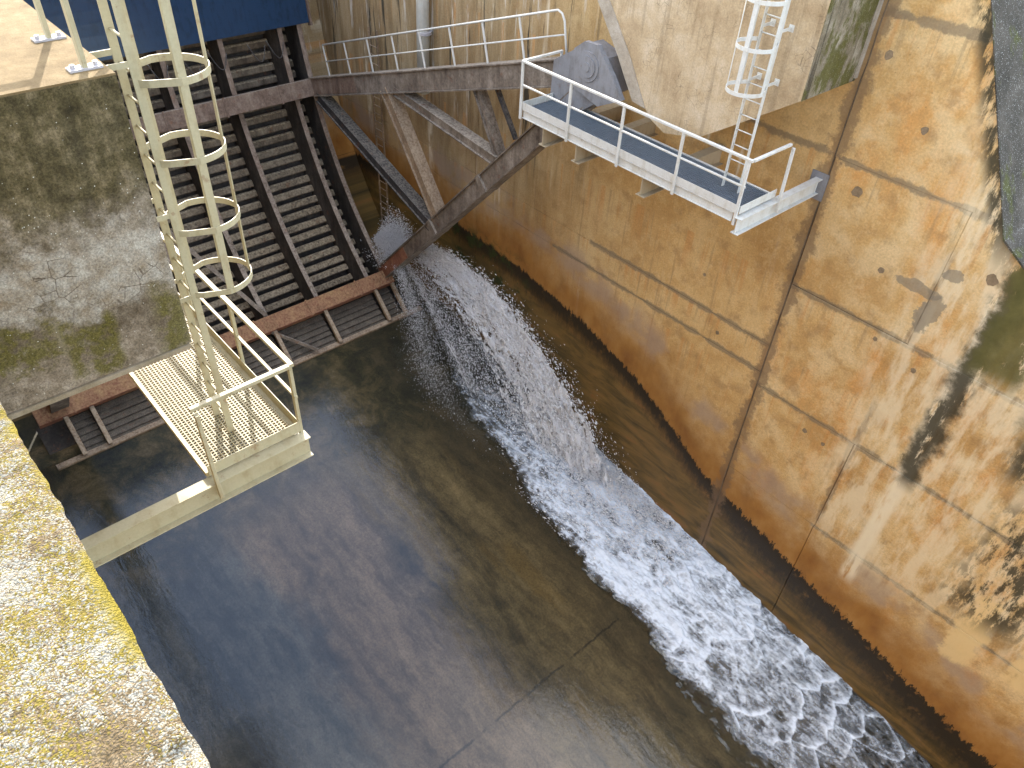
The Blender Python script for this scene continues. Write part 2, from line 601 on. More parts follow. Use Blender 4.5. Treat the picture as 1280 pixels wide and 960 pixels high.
def block_face_material():
    """downstream face of the near corbel: moss over stained grey concrete with a washed, crazed middle"""
    mt, g = new_mat('mossy_block_concrete')
    P = g.pos()
    x, y, z = g.sep(P)
    fine = g.noise(P, 55, 7, 0.72)
    mid = g.noise(P, 7, 8, 0.68)
    big = g.noise(P, 2.0, 7, 0.6)
    col = g.ramp(g.add(g.mul(big, 0.5), g.mul(mid, 0.5)), [(0.36, (0.09, 0.068, 0.042)), (0.5, (0.215, 0.175, 0.125)), (0.62, (0.36, 0.31, 0.24))])
    zn = g.add(z, g.mul(g.sub(g.noise(P, 2.6, 8, 0.66), 0.5), 1.5))
    topm = g.step(zn, -3.75, -3.25)
    run = g.noise(g.scl(P, 7, 7, 0.5), 1.0, 5, 0.6)
    mcol = g.ramp(g.add(g.mul(mid, 0.55), g.mul(run, 0.45)), [(0.38, (0.030, 0.025, 0.010)), (0.51, (0.082, 0.067, 0.027)), (0.63, (0.20, 0.158, 0.085))])
    col = g.mix(g.mul(topm, 0.9), col, mcol)
    wash = g.mul(g.step(zn, -4.55, -4.2), g.step(zn, -3.45, -3.85))
    wc = g.ramp(g.noise(P, 5, 9, 0.7), [(0.35, (0.25, 0.20, 0.135)), (0.6, (0.46, 0.44, 0.38))])
    col = g.mix(g.mul(wash, 0.75), col, wc)
    yn = g.add(y, g.mul(g.sub(big, 0.5), 0.22))
    rect = g.mx(g.box(yn, zn, 0.78, 1.24, -5.12, -4.42, 0.05, 0.12), g.box(yn, zn, 1.62, 1.95, -5.2, -4.45, 0.1, 0.2))
    rect = g.mx(rect, g.box(yn, zn, 0.0, 0.78, -4.78, -4.45, 0.1, 0.10))
    gm = g.mul(rect, g.step(mid, 0.34, 0.54))
    col = g.mix(g.mul(gm, 0.85), col, g.mix(fine, (0.05, 0.046, 0.005), (0.15, 0.13, 0.02)))
    vo = g.vor(P, 6.5, 'DISTANCE_TO_EDGE')
    ck = g.mul(g.step(vo.outputs['Distance'], 0.035, 0.008), g.mul(wash, g.step(g.noise(P, 2.3, 4), 0.46, 0.56)))
    col = g.mix(g.mul(ck, 0.8), col, (0.085, 0.06, 0.04))
    col = g.mix(1.0, col, g.ramp(fine, [(0.32, (0.48, 0.48, 0.48)), (0.68, (1.4, 1.4, 1.4))]), 'MULTIPLY')
    sp = g.vor(P, 24)
    spm = g.mul(g.step(sp.outputs['Distance'], 0.15, 0.10), g.step(g.noise(P, 9, 2), 0.55, 0.6))
    col = g.mix(g.mul(spm, 0.9), col, (0.62, 0.62, 0.55))
    hh = g.add(g.mul(mid, 0.8), g.mul(fine, 0.5))
    g.out(g.principled(col, 0.92, g.bump(hh, 0.6, 0.02), spec=0.2))
    return mt


def lichen_material():
    mt, g = new_mat('lichen_crust')
    P = g.pos()
    n1 = g.noise(P, 6.0, 9, 0.70, 0.3)
    n2 = g.noise(P, 4.0, 9, 0.68, 0.4)
    wob = g.n('ShaderNodeTexNoise')
    wob.inputs['Scale'].default_value = 60
    g.put(wob.inputs['Vector'], P)
    PP = g.mix(0.012, P, wob.outputs['Color'])
    v1 = g.vor(PP, 290)
    cell = g.sep(v1.outputs['Color'])
    v2 = g.vor(PP, 520)
    c2 = g.sep(v2.outputs['Color'])
    f = g.noise(P, 240, 4, 0.7)
    base = g.ramp(g.noise(P, 45, 5, 0.7), [(0.3, (0.075, 0.055, 0.03)), (0.5, (0.165, 0.122, 0.07)), (0.7, (0.255, 0.20, 0.125))])
    yel = g.mix(f, (0.11, 0.085, 0.010), (0.28, 0.222, 0.036))
    wht = g.mix(f, (0.17, 0.158, 0.12), (0.42, 0.405, 0.345))
    ym = g.step(g.add(cell[0], g.mul(g.sub(n2, 0.5), 4.2)), 0.40, 0.56)
    wm = g.step(g.add(cell[1], g.mul(g.sub(n1, 0.5), 4.6)), 0.60, 0.74)
    wm2 = g.mul(g.step(g.add(c2[2], g.mul(g.sub(n1, 0.5), 2.0)), 0.76, 0.80), 0.9)
    col = g.mix(g.mul(ym, 0.85), base, yel)
    col = g.mix(g.mx(wm, wm2), col, wht)
    gap = g.step(v1.outputs['Distance'], 0.45, 0.75)
    col = g.mix(g.mul(gap, 0.45), col, (0.09, 0.06, 0.02))
    py = g.sep(P)[1]
    col = g.mix(g.mul(g.step(py, -0.01, 0.022), g.step(n2, 0.46, 0.56)), col, yel)
    hh = g.add(g.mul(g.sub(1.0, v1.outputs['Distance']), 0.7), g.mul(f, 0.5))
    g.out(g.principled(col, 0.92, g.bump(hh, 1.0, 0.005), spec=0.15))
    return mt


def paint(name, col, dirt=(0.30, 0.24, 0.14), amount=0.35, rough=0.45, rust=0.0):
    mt, g = new_mat(name)
    P = g.pos()
    n = g.noise(P, 4, 7, 0.65)
    f = g.noise(P, 35, 5, 0.7)
    run = g.noise(g.scl(P, 9, 9, 1.2), 1.0, 5, 0.6)
    c = g.mix(g.mul(g.step(g.add(g.mul(n, 0.5), g.mul(run, 0.5)), 0.46, 0.66), amount), col, dirt)
    c = g.mix(1.0, c, g.ramp(f, [(0.3, (0.9, 0.9, 0.9)), (0.7, (1.06, 1.06, 1.06))]), 'MULTIPLY')
    if rust:
        c = g.mix(g.mul(g.step(g.noise(P, 6, 8, 0.75), 0.60, 0.66), rust), c, (0.19, 0.075, 0.025))
    g.out(g.principled(c, rough, g.bump(f, 0.12, 0.006), spec=0.4))
    return mt


def steel(name, c0, c1, c2, top=(0.40, 0.36, 0.30), topf=0.55, scale=1.0, rough=0.75):
    mt, g = new_mat(name)
    P = g.pos()
    n = g.noise(P, 1.3 * scale, 8, 0.68)
    f = g.noise(P, 14 * scale, 7, 0.7)
    run = g.noise(g.scl(P, 4, 4, 0.5), 1.2, 6, 0.65)
    c = g.ramp(g.add(g.mul(n, 0.6), g.mul(run, 0.4)), [(0.36, c0), (0.5, c1), (0.64, c2)])
    geo = g.n('ShaderNodeNewGeometry')
    nz = g.sep(geo.outputs['Normal'])[2]
    dust = g.mul(g.step(nz, 0.25, 0.8), g.mul(g.step(f, 0.34, 0.58), topf))
    c = g.mix(dust, c, top)
    c = g.mix(g.mul(g.step(g.noise(P, 3.2 * scale, 8, 0.75), 0.58, 0.66), 0.6), c, (0.15, 0.062, 0.03))
    c = g.mix(1.0, c, g.ramp(f, [(0.28, (0.62, 0.62, 0.62)), (0.75, (1.3, 1.3, 1.3))]), 'MULTIPLY')
    g.out(g.principled(c, rough, g.bump(g.add(f, n), 0.35, 0.02), spec=0.3))
    return mt


M = {}
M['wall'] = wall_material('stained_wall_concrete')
M['joint'] = concrete('joint_filler', (0.09, 0.065, 0.042), (0.15, 0.11, 0.07), (0.22, 0.165, 0.11))
M['plug'] = concrete('plug_mortar', (0.17, 0.12, 0.07), (0.26, 0.19, 0.115), (0.36, 0.27, 0.17), 4)
M['corbel'] = concrete('pale_corbel_concrete', (0.34, 0.235, 0.13), (0.49, 0.37, 0.225), (0.59, 0.48, 0.335), 0.9, cracks=0.5, streak=0.3)
M['pad'] = concrete('grout_pad', (0.30, 0.25, 0.19), (0.42, 0.36, 0.28), (0.52, 0.46, 0.38), 2.0, bump=0.9)
M['corbel_moss'] = concrete('mossy_corbel_concrete', (0.10, 0.075, 0.045), (0.22, 0.185, 0.125), (0.40, 0.36, 0.28), 1.6, moss=0.5, mosscol=(0.085, 0.08, 0.014), streak=0.85, speck=0.4)
M['block_face'] = block_face_material()
M['deck'] = concrete('sunlit_deck_concrete', (0.13, 0.088, 0.038), (0.205, 0.145, 0.07), (0.27, 0.205, 0.11), 2.2, bump=0.5)
M['coping'] = concrete('grey_coping', (0.038, 0.033, 0.025), (0.072, 0.063, 0.05), (0.12, 0.105, 0.085), 1.3, moss=0.12, speck=1.0, bump=0.9)
M['lichen'] = lichen_material()
M['parapet'] = concrete('parapet_concrete', (0.2, 0.16, 0.1), (0.3, 0.25, 0.17), (0.4, 0.34, 0.25), 3)
M['cream'] = paint('cream_paint', (0.44, 0.392, 0.25), (0.29, 0.22, 0.105), 0.5, 0.5, rust=0.45)
M['white'] = paint('white_paint', (0.62, 0.615, 0.57), (0.42, 0.36, 0.25), 0.45, 0.45, rust=0.3)
M['galv'] = paint('galvanised_grating', (0.16, 0.19, 0.22), (0.10, 0.12, 0.14), 0.4, 0.5)
M['cream_grate'] = paint('cream_grating', (0.36, 0.31, 0.175), (0.22, 0.155, 0.06), 0.45, 0.5)
M['zinc'] = paint('zinc_bolts', (0.45, 0.43, 0.44), (0.30, 0.27, 0.25), 0.4, 0.4)
M['tanbeam'] = paint('tan_bracket_paint', (0.44, 0.36, 0.24), (0.24, 0.17, 0.09), 0.5, 0.6)
M['girder'] = steel('rusty_girder_steel', (0.085, 0.052, 0.036), (0.17, 0.118, 0.088), (0.27, 0.21, 0.165), topf=0.4)
M['girder_red'] = steel('red_oxide_girder', (0.13, 0.055, 0.03), (0.24, 0.10, 0.06), (0.33, 0.19, 0.09), (0.33, 0.24, 0.12), 0.4)
M['arm'] = steel('grey_arm_steel', (0.075, 0.055, 0.04), (0.175, 0.14, 0.108), (0.30, 0.25, 0.20), topf=0.5)
M['arm_dark'] = steel('dark_brace_steel', (0.02, 0.019, 0.02), (0.04, 0.037, 0.037), (0.10, 0.088, 0.08), topf=0.3)
M['brace_tan'] = steel('tan_brace_steel', (0.17, 0.115, 0.07), (0.28, 0.195, 0.12), (0.40, 0.30, 0.20), topf=0.4)
M['rib'] = steel('dark_rib_steel', (0.022, 0.018, 0.015), (0.05, 0.042, 0.035), (0.10, 0.085, 0.07), topf=0.5)
M['ribflange'] = steel('brown_rib_flange', (0.10, 0.068, 0.048), (0.20, 0.145, 0.11), (0.31, 0.25, 0.20), topf=0.5)
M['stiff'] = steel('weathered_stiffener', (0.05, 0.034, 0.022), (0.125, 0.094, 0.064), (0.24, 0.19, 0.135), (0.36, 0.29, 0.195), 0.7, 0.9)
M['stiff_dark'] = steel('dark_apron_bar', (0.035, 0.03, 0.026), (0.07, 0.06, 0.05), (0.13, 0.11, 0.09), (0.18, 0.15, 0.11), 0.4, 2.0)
M['skin'] = steel('skin_plate_steel', (0.02, 0.018, 0.016), (0.04, 0.034, 0.03), (0.075, 0.063, 0.052), topf=0.0)
M['gusset'] = paint('grey_blue_paint', (0.235, 0.235, 0.245), (0.13, 0.115, 0.105), 0.6, 0.55, rust=0.3)
M['blue'] = paint('navy_hood_paint', (0.014, 0.038, 0.082), (0.008, 0.02, 0.04), 0.6, 0.22)
M['pipe'] = paint('white_pipe', (0.62, 0.62, 0.56), (0.40, 0.36, 0.28), 0.4, 0.4)
M['hill'] = concrete('dry_ground', (0.10, 0.09, 0.05), (0.17, 0.15, 0.085), (0.25, 0.22, 0.13), 0.3, moss=0.6)


def floor_material():
    mt, g = new_mat('wet_chute_concrete')
    P = g.pos()
    x, y, z = g.sep(P)
    warp = g.mul(g.sub(g.noise(P, 0.5, 5, 0.6), 0.5), 0.9)
    Q = g.xyz(g.mul(x, 0.13), g.add(y, warp), 0.0)
    lane = g.noise(Q, 0.95, 9, 0.66, 0.3)                    # long lanes drawn out by the flow
    lane2 = g.noise(g.scl(Q, 2.2, 1, 1), 2.8, 9, 0.7, 0.2)
    spot = g.noise(P, 2.2, 10, 0.72)
    c = g.noise(P, 17, 8, 0.74)
    mixn = g.add(g.mul(lane, 0.44), g.add(g.mul(lane2, 0.32), g.mul(spot, 0.24)))
    right = g.ramp(mixn, [(0.37, (0.020, 0.015, 0.007)), (0.45, (0.07, 0.050, 0.021)), (0.53, (0.165, 0.115, 0.050)), (0.63, (0.29, 0.20, 0.09))])
    mid = g.ramp(mixn, [(0.37, (0.04, 0.027, 0.016)), (0.45, (0.125, 0.084, 0.052)), (0.53, (0.235, 0.16, 0.10)), (0.63, (0.36, 0.26, 0.175))])  # middle zone painted lighter to add to the sky reflection
    left = g.ramp(mixn, [(0.38, (0.012, 0.015, 0.016)), (0.48, (0.05, 0.055, 0.053)), (0.60, (0.16, 0.15, 0.13))])
    yw = g.add(y, g.mul(g.sub(g.noise(g.scl(P, 0.4, 1, 1), 0.7, 8, 0.65), 0.5), 4.0))
    col = g.mix(g.step(yw, 6.6, 9.0), mid, right)
    col = g.mix(g.step(yw, 4.8, 3.2), col, left)
    och = g.mul(g.step(g.noise(g.scl(Q, 1.5, 1, 1), 0.8, 7, 0.6), 0.52, 0.64), g.mul(g.step(y, 6.0, 8.0), g.step(y, 11.5, 10.0)))
    col = g.mix(g.mul(och, 0.55), col, (0.21, 0.125, 0.032))
    near = g.mul(g.step(g.add(x, g.mul(warp, 1.5)), -14.2, -17.0), 0.85)
    rc = g.ramp(g.noise(P, 1.1, 9, 0.7, 0.4), [(0.35, (0.008, 0.009, 0.005)), (0.48, (0.04, 0.035, 0.012)), (0.57, (0.12, 0.085, 0.035)), (0.7, (0.20, 0.145, 0.08))])
    col = g.mix(near, col, rc)  # mossy wet patches by the gate, darkened to paint in the recess shade
    darky = g.mul(g.step(g.add(y, warp), 10.2, 12.0), 0.6)
    col = g.mix(darky, col, (0.028, 0.026, 0.017))
    col = g.mix(1.0, col, g.ramp(c, [(0.3, (0.55, 0.55, 0.55)), (0.7, (1.35, 1.35, 1.35))]), 'MULTIPLY')
    jn = g.mul(g.sub(g.noise(P, 2.0, 9, 0.75), 0.5), 0.26)
    j = g.mul(g.step(g.m('ABSOLUTE', g.add(g.add(x, 6.66), jn)), 0.05, 0.012), g.step(g.noise(P, 0.9, 4), 0.40, 0.48))
    col = g.mix(g.mul(j, 0.8), col, (0.012, 0.010, 0.006))
    g.out(g.principled(col, 0.55, g.bump(g.add(spot, g.mul(c, 0.3)), 0.4, 0.03), spec=0.35))
    return mt


def water_nodes(g, tint=(0.93, 0.95, 0.92)):
    P = g.pos()
    r1 = g.noise(g.scl(P, 0.9, 3.2, 1), 1.6, 6, 0.6, 0.5)
    r2 = g.noise(g.scl(P, 2.0, 4.5, 1), 4.0, 5, 0.6, 0.3)
    nb = g.bump(g.add(r1, g.mul(r2, 0.45)), 0.16, 0.03)
    fr = g.n('ShaderNodeFresnel')
    fr.inputs[0].default_value = 1.6
    g.put(fr.inputs['Normal'], nb)
    gl = g.n('ShaderNodeBsdfGlossy')
    gl.inputs['Roughness'].default_value = 0.05
    g.put(gl.inputs['Normal'], nb)
    tr = g.n('ShaderNodeBsdfTransparent')
    tr.inputs[0].default_value = (*tint, 1)
    mx = g.n('ShaderNodeMixShader')
    g.put(mx.inputs[0], fr.outputs[0])
    g.put(mx.inputs[1], tr.outputs[0])
    g.put(mx.inputs[2], gl.outputs[0])
    return mx.outputs[0]


M['floor'] = floor_material()
mt, g = new_mat('water_film')
g.out(water_nodes(g))
M['water'] = mt

mt, g = new_mat('foam')
at = g.n('ShaderNodeAttribute', attribute_name='foam')
P = g.pos()
fn = g.noise(P, 26, 5, 0.7)
fa = g.step(g.add(at.outputs['Fac'], g.mul(g.sub(fn, 0.5), 0.35)), 0.16, 0.95)
fs = g.principled((0.68, 0.75, 0.83), 0.5, g.bump(fn, 0.6, 0.02), spec=0.4)
mx = g.n('ShaderNodeMixShader')
g.put(mx.inputs[0], fa)
g.put(mx.inputs[1], water_nodes(g, (0.80, 0.84, 0.86)))
g.put(mx.inputs[2], fs)
g.out(mx.outputs[0])
M['foam'] = mt

mt, g = new_mat('spray_drops')
tl = g.n('ShaderNodeBsdfTranslucent')
tl.inputs[0].default_value = (0.96, 0.97, 0.99, 1)
mx = g.n('ShaderNodeMixShader')
mx.inputs[0].default_value = 0.35
g.put(mx.inputs[1], g.principled((0.98, 0.985, 0.995), 0.25, spec=0.6))
g.put(mx.inputs[2], tl.outputs[0])
tp = g.n('ShaderNodeBsdfTransparent')
m2 = g.n('ShaderNodeMixShader')
m2.inputs[0].default_value = 0.12
g.put(m2.inputs[1], mx.outputs[0])
g.put(m2.inputs[2], tp.outputs[0])
g.out(m2.outputs[0])
M['spray'] = mt

mt, g = new_mat('torn_white_water')
at = g.n('ShaderNodeAttribute', attribute_name='foam')
P = g.pos()
fn = g.noise(P, 38, 4, 0.7)
fa = g.step(g.add(at.outputs['Fac'], g.mul(g.sub(fn, 0.5), 0.9)), 0.30, 0.62)
fa = g.mul(fa, g.step(at.outputs['Fac'], 0.0, 0.12))
tl = g.n('ShaderNodeBsdfTranslucent')
tl.inputs[0].default_value = (0.95, 0.965, 0.985, 1)
mx = g.n('ShaderNodeMixShader')
mx.inputs[0].default_value = 0.3
g.put(mx.inputs[1], g.principled((0.95, 0.96, 0.98), 0.35, g.bump(fn, 0.7, 0.03), spec=0.5))
g.put(mx.inputs[2], tl.outputs[0])
tp = g.n('ShaderNodeBsdfTransparent')
m2 = g.n('ShaderNodeMixShader')
g.put(m2.inputs[0], g.mul(fa, 0.92))
g.put(m2.inputs[1], tp.outputs[0])
g.put(m2.inputs[2], mx.outputs[0])
g.out(m2.outputs[0])
M['sheet'] = mt


# ------------------------------------------------------------------ chute floor and water
def floor_z(x):
    return -18.0 - 0.145 * (x + 20.3)


def sheet(name, mat, dz, x0, x1, y0, y1, nx=40, ny=12):
    X = np.linspace(x0, x1, nx)
    Y = np.linspace(y0, y1, ny)
    XX, YY = np.meshgrid(X, Y, indexing='ij')
    V = np.stack([XX.ravel(), YY.ravel(), floor_z(XX).ravel() + dz], 1)
    return fast_mesh(name, V, grid_faces(nx, ny), mat)


fl = sheet('chute_floor', M['floor'], 0.0, -40, 40, -0.5, 15.9)
tag(fl, 'wet brown concrete chute floor below the steel gate', 'floor', kind='structure')
wa = sheet('water', M['water'], 0.03, -20.6, 40, 0.03, 15.33)
tag(wa, 'thin dark sheet of water running over the chute floor', 'water', kind='structure')

# ground on both banks, stepped down downstream
mb = MB()
mb.prism_y([(-400, -3.2), (-13.5, -3.2), (-6.0, -3.2), (-2.0, -8.6), (10, -10.5), (40, -22), (400, -24), (400, -30), (-400, -30)], 18.4, 400)
tag(mb.build('ground', M['hill']), 'dry ground of the far bank behind the spillway wall', 'ground', kind='structure')
mb = MB()
mb.prism_y([(-400, -3.0), (40, -3.0), (60, -22), (400, -24), (400, -30), (-400, -30)], -400, -3.2)
tag(mb.build('ground', M['hill']), 'dry ground of the near bank behind the parapet', 'ground', kind='structure')


# ------------------------------------------------------------------ far spillway wall, cast in lifts
WY = 15.32
wall = thing('spillway_wall', 'tall tan concrete wall with orange water stains beside the white jet', 'wall', (-7, WY, -21))
TOP = [(-5.45, -2.4), (-5.01, -3.28), (-3.1, -6.95), (-2.57, -7.29), (0.0, -7.9), (9.0, -10.4)]
mb = MB()
mb.prism_y([(-36, -2.42), (-5.46, -2.42), (-5.03, -3.30), (-3.12, -6.97), (-2.58, -7.31), (0.0, -7.92), (9.0, -10.42), (40, -18), (40, -28), (-36, -24)], WY + 0.05, WY + 3.0)
mb.build('wall_core', M['joint'], wall)


def clip(poly, a, b, c):
    """keep a*x + b*z <= c"""
    out = []
    for i in range(len(poly)):
        p, q = poly[i], poly[(i + 1) % len(poly)]
        dp, dq = a * p[0] + b * p[1] - c, a * q[0] + b * q[1] - c
        if dp <= 0:
            out.append(p)
        if dp * dq < 0:
            t = dp / (dp - dq)
            out.append((p[0] + (q[0] - p[0]) * t, p[1] + (q[1] - p[1]) * t))
    return out


def inset(poly, dd):
    n = len(poly)
    ar = sum(poly[i][0] * poly[(i + 1) % n][1] - poly[(i + 1) % n][0] * poly[i][1] for i in range(n))
    s = 1 if ar > 0 else -1
    res = poly
    for i in range(n):
        p, q = poly[i], poly[(i + 1) % n]
        L = math.hypot(q[0] - p[0], q[1] - p[1])
        if L < 1e-6:
            continue
        a, b = s * (q[1] - p[1]) / L, -s * (q[0] - p[0]) / L
        res = clip(res, a, b, a * p[0] + b * p[1] - dd)
    return res


def panel(poly, proud, convex=True):
    fr = poly
    if convex:
        poly = inset(poly, 0.007)
        if len(poly) < 3:
            return
        fr = inset(poly, 0.012)
        if len(fr) != len(poly):
            fr = poly
    y0, y1, y2 = WY - proud, WY - proud + 0.010, WY + 0.048
    n = len(poly)
    v = [(p[0], y0, p[1]) for p in fr] + [(p[0], y1, p[1]) for p in poly] + [(p[0], y2, p[1]) for p in poly]
    f = [tuple(range(n))] + [(i, (i + 1) % n, n + (i + 1) % n, n + i) for i in range(n)] + [(n + i, n + (i + 1) % n, 2 * n + (i + 1) % n, 2 * n + i) for i in range(n)]
    f.append(tuple(range(3 * n - 1, 2 * n - 1, -1)))
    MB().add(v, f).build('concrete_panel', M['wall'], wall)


zl_up = [-2.4, -11.72, -12.58, -24]
for i in range(3):
    xs = [-36, -27.5, -18.2, -6.705] if i != 1 else [-36, -18.2, -6.705]
    for j in range(len(xs) - 1):
        panel([(xs[j], zl_up[i + 1]), (xs[j + 1], zl_up[i + 1]), (xs[j + 1], zl_up[i]), (xs[j], zl_up[i])], rnd.uniform(-0.004, 0.006))
zl_dn = [-2.4, -3.85, -6.69, -9.85, -12.97, -16.1, -26]


def top_z(x):
    return float(np.interp(x, [a for a, b in PROFILE], [b for a, b in PROFILE]))


PROFILE = [(-36, -2.4), (-5.45, -2.4), (-5.01, -3.28), (-3.1, -6.95), (-2.57, -7.29), (0.0, -7.9), (9.0, -10.4), (40, -17.9)]
xcut = {0: [], 1: [], 2: [-3.80], 3: [], 4: [-3.88], 5: [-3.9]}
for i in range(6):
    xs = [-6.695] + xcut[i] + [4.2, 12, 24, 40]
    zt, zb = zl_dn[i], zl_dn[i + 1]
    for j in range(len(xs) - 1):
        xa, xb = xs[j], xs[j + 1]
        # top edge follows the sloping wall top
        tops = sorted(set([xa, xb] + [a for a, b in PROFILE if xa < a < xb]))
        pts = []
        for k in range(400):
            xq = xa + (xb - xa) * k / 399
            pts.append((xq, min(zt, top_z(xq))))
        keep = [p for p in pts if p[1] > zb + 0.01]
        if len(keep) < 3:
            continue
        # thin the run of points to its corners
        cor = [keep[0]]
        for k in range(1, len(keep) - 1):
            s0 = (keep[k][1] - keep[k - 1][1])
            s1 = (keep[k + 1][1] - keep[k][1])
            if abs(s1 - s0) > 2e-3:
                cor.append(keep[k])
        cor.append(keep[-1])
        po = [(cor[0][0], zb), (cor[-1][0], zb)] + list(reversed(cor))
        if abs(po[1][0] - po[2][0]) < 1e-6 and abs(po[1][1] - po[2][1]) < 0.03:
            po.pop(1)
        panel(po, rnd.uniform(-0.004, 0.008) + 0.004, len(cor) <= 2)

# round plugged tie holes
for px, pz, r in ((-4.92, -8.55, 0.075), (-3.45, -10.35, 0.07), (-4.45, -10.1, 0.06), (-5.1, -13.45, 0.075), (-4.55, -13.5, 0.06), (-6.35, -4.55, 0.09), (-6.0, -7.2, 0.12),
                  (-2.95, -7.75, 0.12), (-9.0, -10.8, 0.05), (-8.2, -12.2, 0.06), (-5.2, -5.6, 0.08)):
    pts = [(px + r * rnd.uniform(0.75, 1.1) * math.cos(t), pz + r * rnd.uniform(0.75, 1.1) * math.sin(t)) for t in [2 * math.pi * k / 14 for k in range(14)]]
    MB().prism_y(pts, WY - 0.014, WY + 0.02).build('tie_hole_plug', M['plug'], wall)
# joint sealant strip down the movement joint
mb = MB()
zz = np.arange(-20.2, -2.6, 0.35)
mb.ribbon([(-6.70 + rnd.uniform(-0.015, 0.015), WY - 0.012, float(q)) for q in zz], (1, 0, 0), 0.022, 0.016)
mb.build('joint_sealant', M['joint'], wall)
# grey sloping top of the wall
mb = MB()
prof = [(-36, -2.4), (-5.45, -2.4), (-5.01, -3.28), (-3.1, -6.95), (-2.57, -7.29), (0.0, -7.9), (9.0, -10.4), (40, -17.9)]
poly = [(a, b + 0.012) for a, b in prof] + [(a, b - 0.03) for a, b in reversed(prof)]
b0 = len(mb.v)
n = len(prof)
for y in (WY - 0.03, WY + 3.05):
    for a, b in prof:
        mb.v.append((a, y, b + 0.03))
    for a, b in prof:
        mb.v.append((a, y, b - 0.012))
for i in range(n - 1):
    mb.f.append((i, i + 1, 2 * n + i + 1, 2 * n + i))
    mb.f.append((n + i, n + i + 1, 3 * n + i + 1, 3 * n + i))
    mb.f.append((i, i + 1, n + i + 1, n + i))
    mb.f.append((2 * n + i, 2 * n + i + 1, 3 * n + i + 1, 3 * n + i))
mb.f.append((0, 2 * n, 3 * n, n))
mb.f.append((n - 1, 3 * n - 1, 4 * n - 1, 2 * n - 1))
mb.build('coping', M['coping'], wall)

# near spillway wall, under the parapet
nw = MB()
nw.box(-36, 40, -2.8, 0.018, -28, -2.6)
o = nw.build('spillway_wall', M['wall'])
tag(o, 'near concrete side wall of the bay directly under the lichen parapet', 'wall')
dk = MB().box(-36, 40, -3.2, 0.012, -2.598, -2.40)
o = dk.build('pier_deck', M['deck'])
tag(o, 'sunlit concrete deck along the top of the near pier', 'deck', kind='structure')


# ------------------------------------------------------------------ corbels that carry the gate bearings
def corbel(mir):
    if mir:
        root = thing('concrete_corbel', 'mossy concrete block with railing posts and a cream caged ladder at its side', 'corbel', (-9, 1.0, -5.2))
    else:
        root = thing('concrete_corbel', 'pale cracked concrete corbel behind the white caged ladder', 'corbel', (-9, 14.4, -5.2))
    face = [(-13.3, -2.4), (-12.05, -4.2), (-10.95, -5.55), (-10.35, -6.45), (-10.2, -6.62), (-9.74, -6.80), (-8.88, -6.60), (-8.38, -6.26), (-6.85, -5.17), (-6.85, -2.4)]
    y0 = 13.45
    y1 = WY - 0.006 if not mir else 15.324
    mb = MB(mir)
    mb.prism_y(face, y0, y1)
    mb.build('block', M['block_face'] if mir else M['corbel'], root)
    # bearing pad of grout on the upstream face
    pad = [(-13.75, -2.4), (-12.45, -4.2), (-11.3, -5.62), (-10.72, -6.42), (-10.35, -6.46), (-10.952, -5.55), (-12.052, -4.2), (-13.302, -2.4)]
    mb = MB(mir)
    mb.prism_y(pad, y0 - 0.02, y1 - 0.1)
    mb.build('bearing_pad', M['pad'], root)
    # thin downstream facing layer
    mb = MB(mir)
    mb.box(-6.849, -6.83, y0 + 0.0, y1, -5.165, -2.411)
    mb.build('downstream_face', M['block_face'] if mir else M['corbel_moss'], root)
    mb = MB(mir)
    mb.box(-13.72, -6.834, y0 - 0.002, y1, -2.410, -2.392)
    mb.build('top_slab', M['deck'], root)
    if mir:
        # drip lip along the lower edge
        mb = MB(True)
        mb.bar((-6.845, y0 + 0.03, -5.20), (-6.845, y1, -5.20), 0.07, 0.05)
        mb.build('drip_lip', M['parapet'], root)
    else:
        mb = MB()
        for k in range(5):
            zc = -3.1 - 0.45 * k
        mb.bar((-6.84, WY - 0.05, -5.1), (-6.82, WY - 0.07, -2.45), 0.10, 0.08, (0, 1, 0))
        mb.build('mortar_fillet', M['pad'], root)
    return root


corbel(False)
corbel(True)

# ------------------------------------------------------------------ parapet with lichen
pw = thing('parapet_wall', 'lichen covered parapet top, yellow and white, in full sun', 'parapet', (-1.5, -0.4, -2.4))
MB().box(-6.6, 6.0, -0.75, 0.019, -2.392, -1.014).build('parapet_body', M['parapet'], pw)
nx, ny = 560, 230
X = np.linspace(-2.6, 0.3, nx)
Y = np.linspace(-0.75, 0.0235, ny)
XX, YY = np.meshgrid(X, Y, indexing='ij')
hgt = 0.010 * (fbm(XX * 14, YY * 14, 4, 3) - 0.5) + 0.005 * (fbm(XX * 110, YY * 110, 2, 9) - 0.5)
chip = np.clip((fbm(XX * 9, YY * 3, 3, 21) - 0.66) * 6, 0, 1) * np.clip((YY + 0.05) / 0.05, 0, 1)
hgt -= 0.02 * chip
edge = np.clip((0.0235 - YY) / 0.012, 0, 1)
ZZ = -1.004 + hgt - 0.010 * (1 - edge) ** 2
YY2 = YY + (1 - np.clip((0.0235 - YY) / 0.05, 0, 1)) * 0.010 * (fbm(XX * 30, YY * 0 + 3, 4, 5) - 0.5)
V = np.stack([XX.ravel(), YY2.ravel(), ZZ.ravel()], 1)
V[:, 0] -= -1.5
V[:, 1] -= -0.4
V[:, 2] -= -2.4
fast_mesh('lichen_crust', V, grid_faces(nx, ny), M['lichen'], pw, True)


# ------------------------------------------------------------------ the radial gate
GX, GZ = -12.25, -6.22


def gp(deg, r, y):
    a = math.radians(deg)
    return (GX - r * math.cos(a), y, GZ - r * math.sin(a))


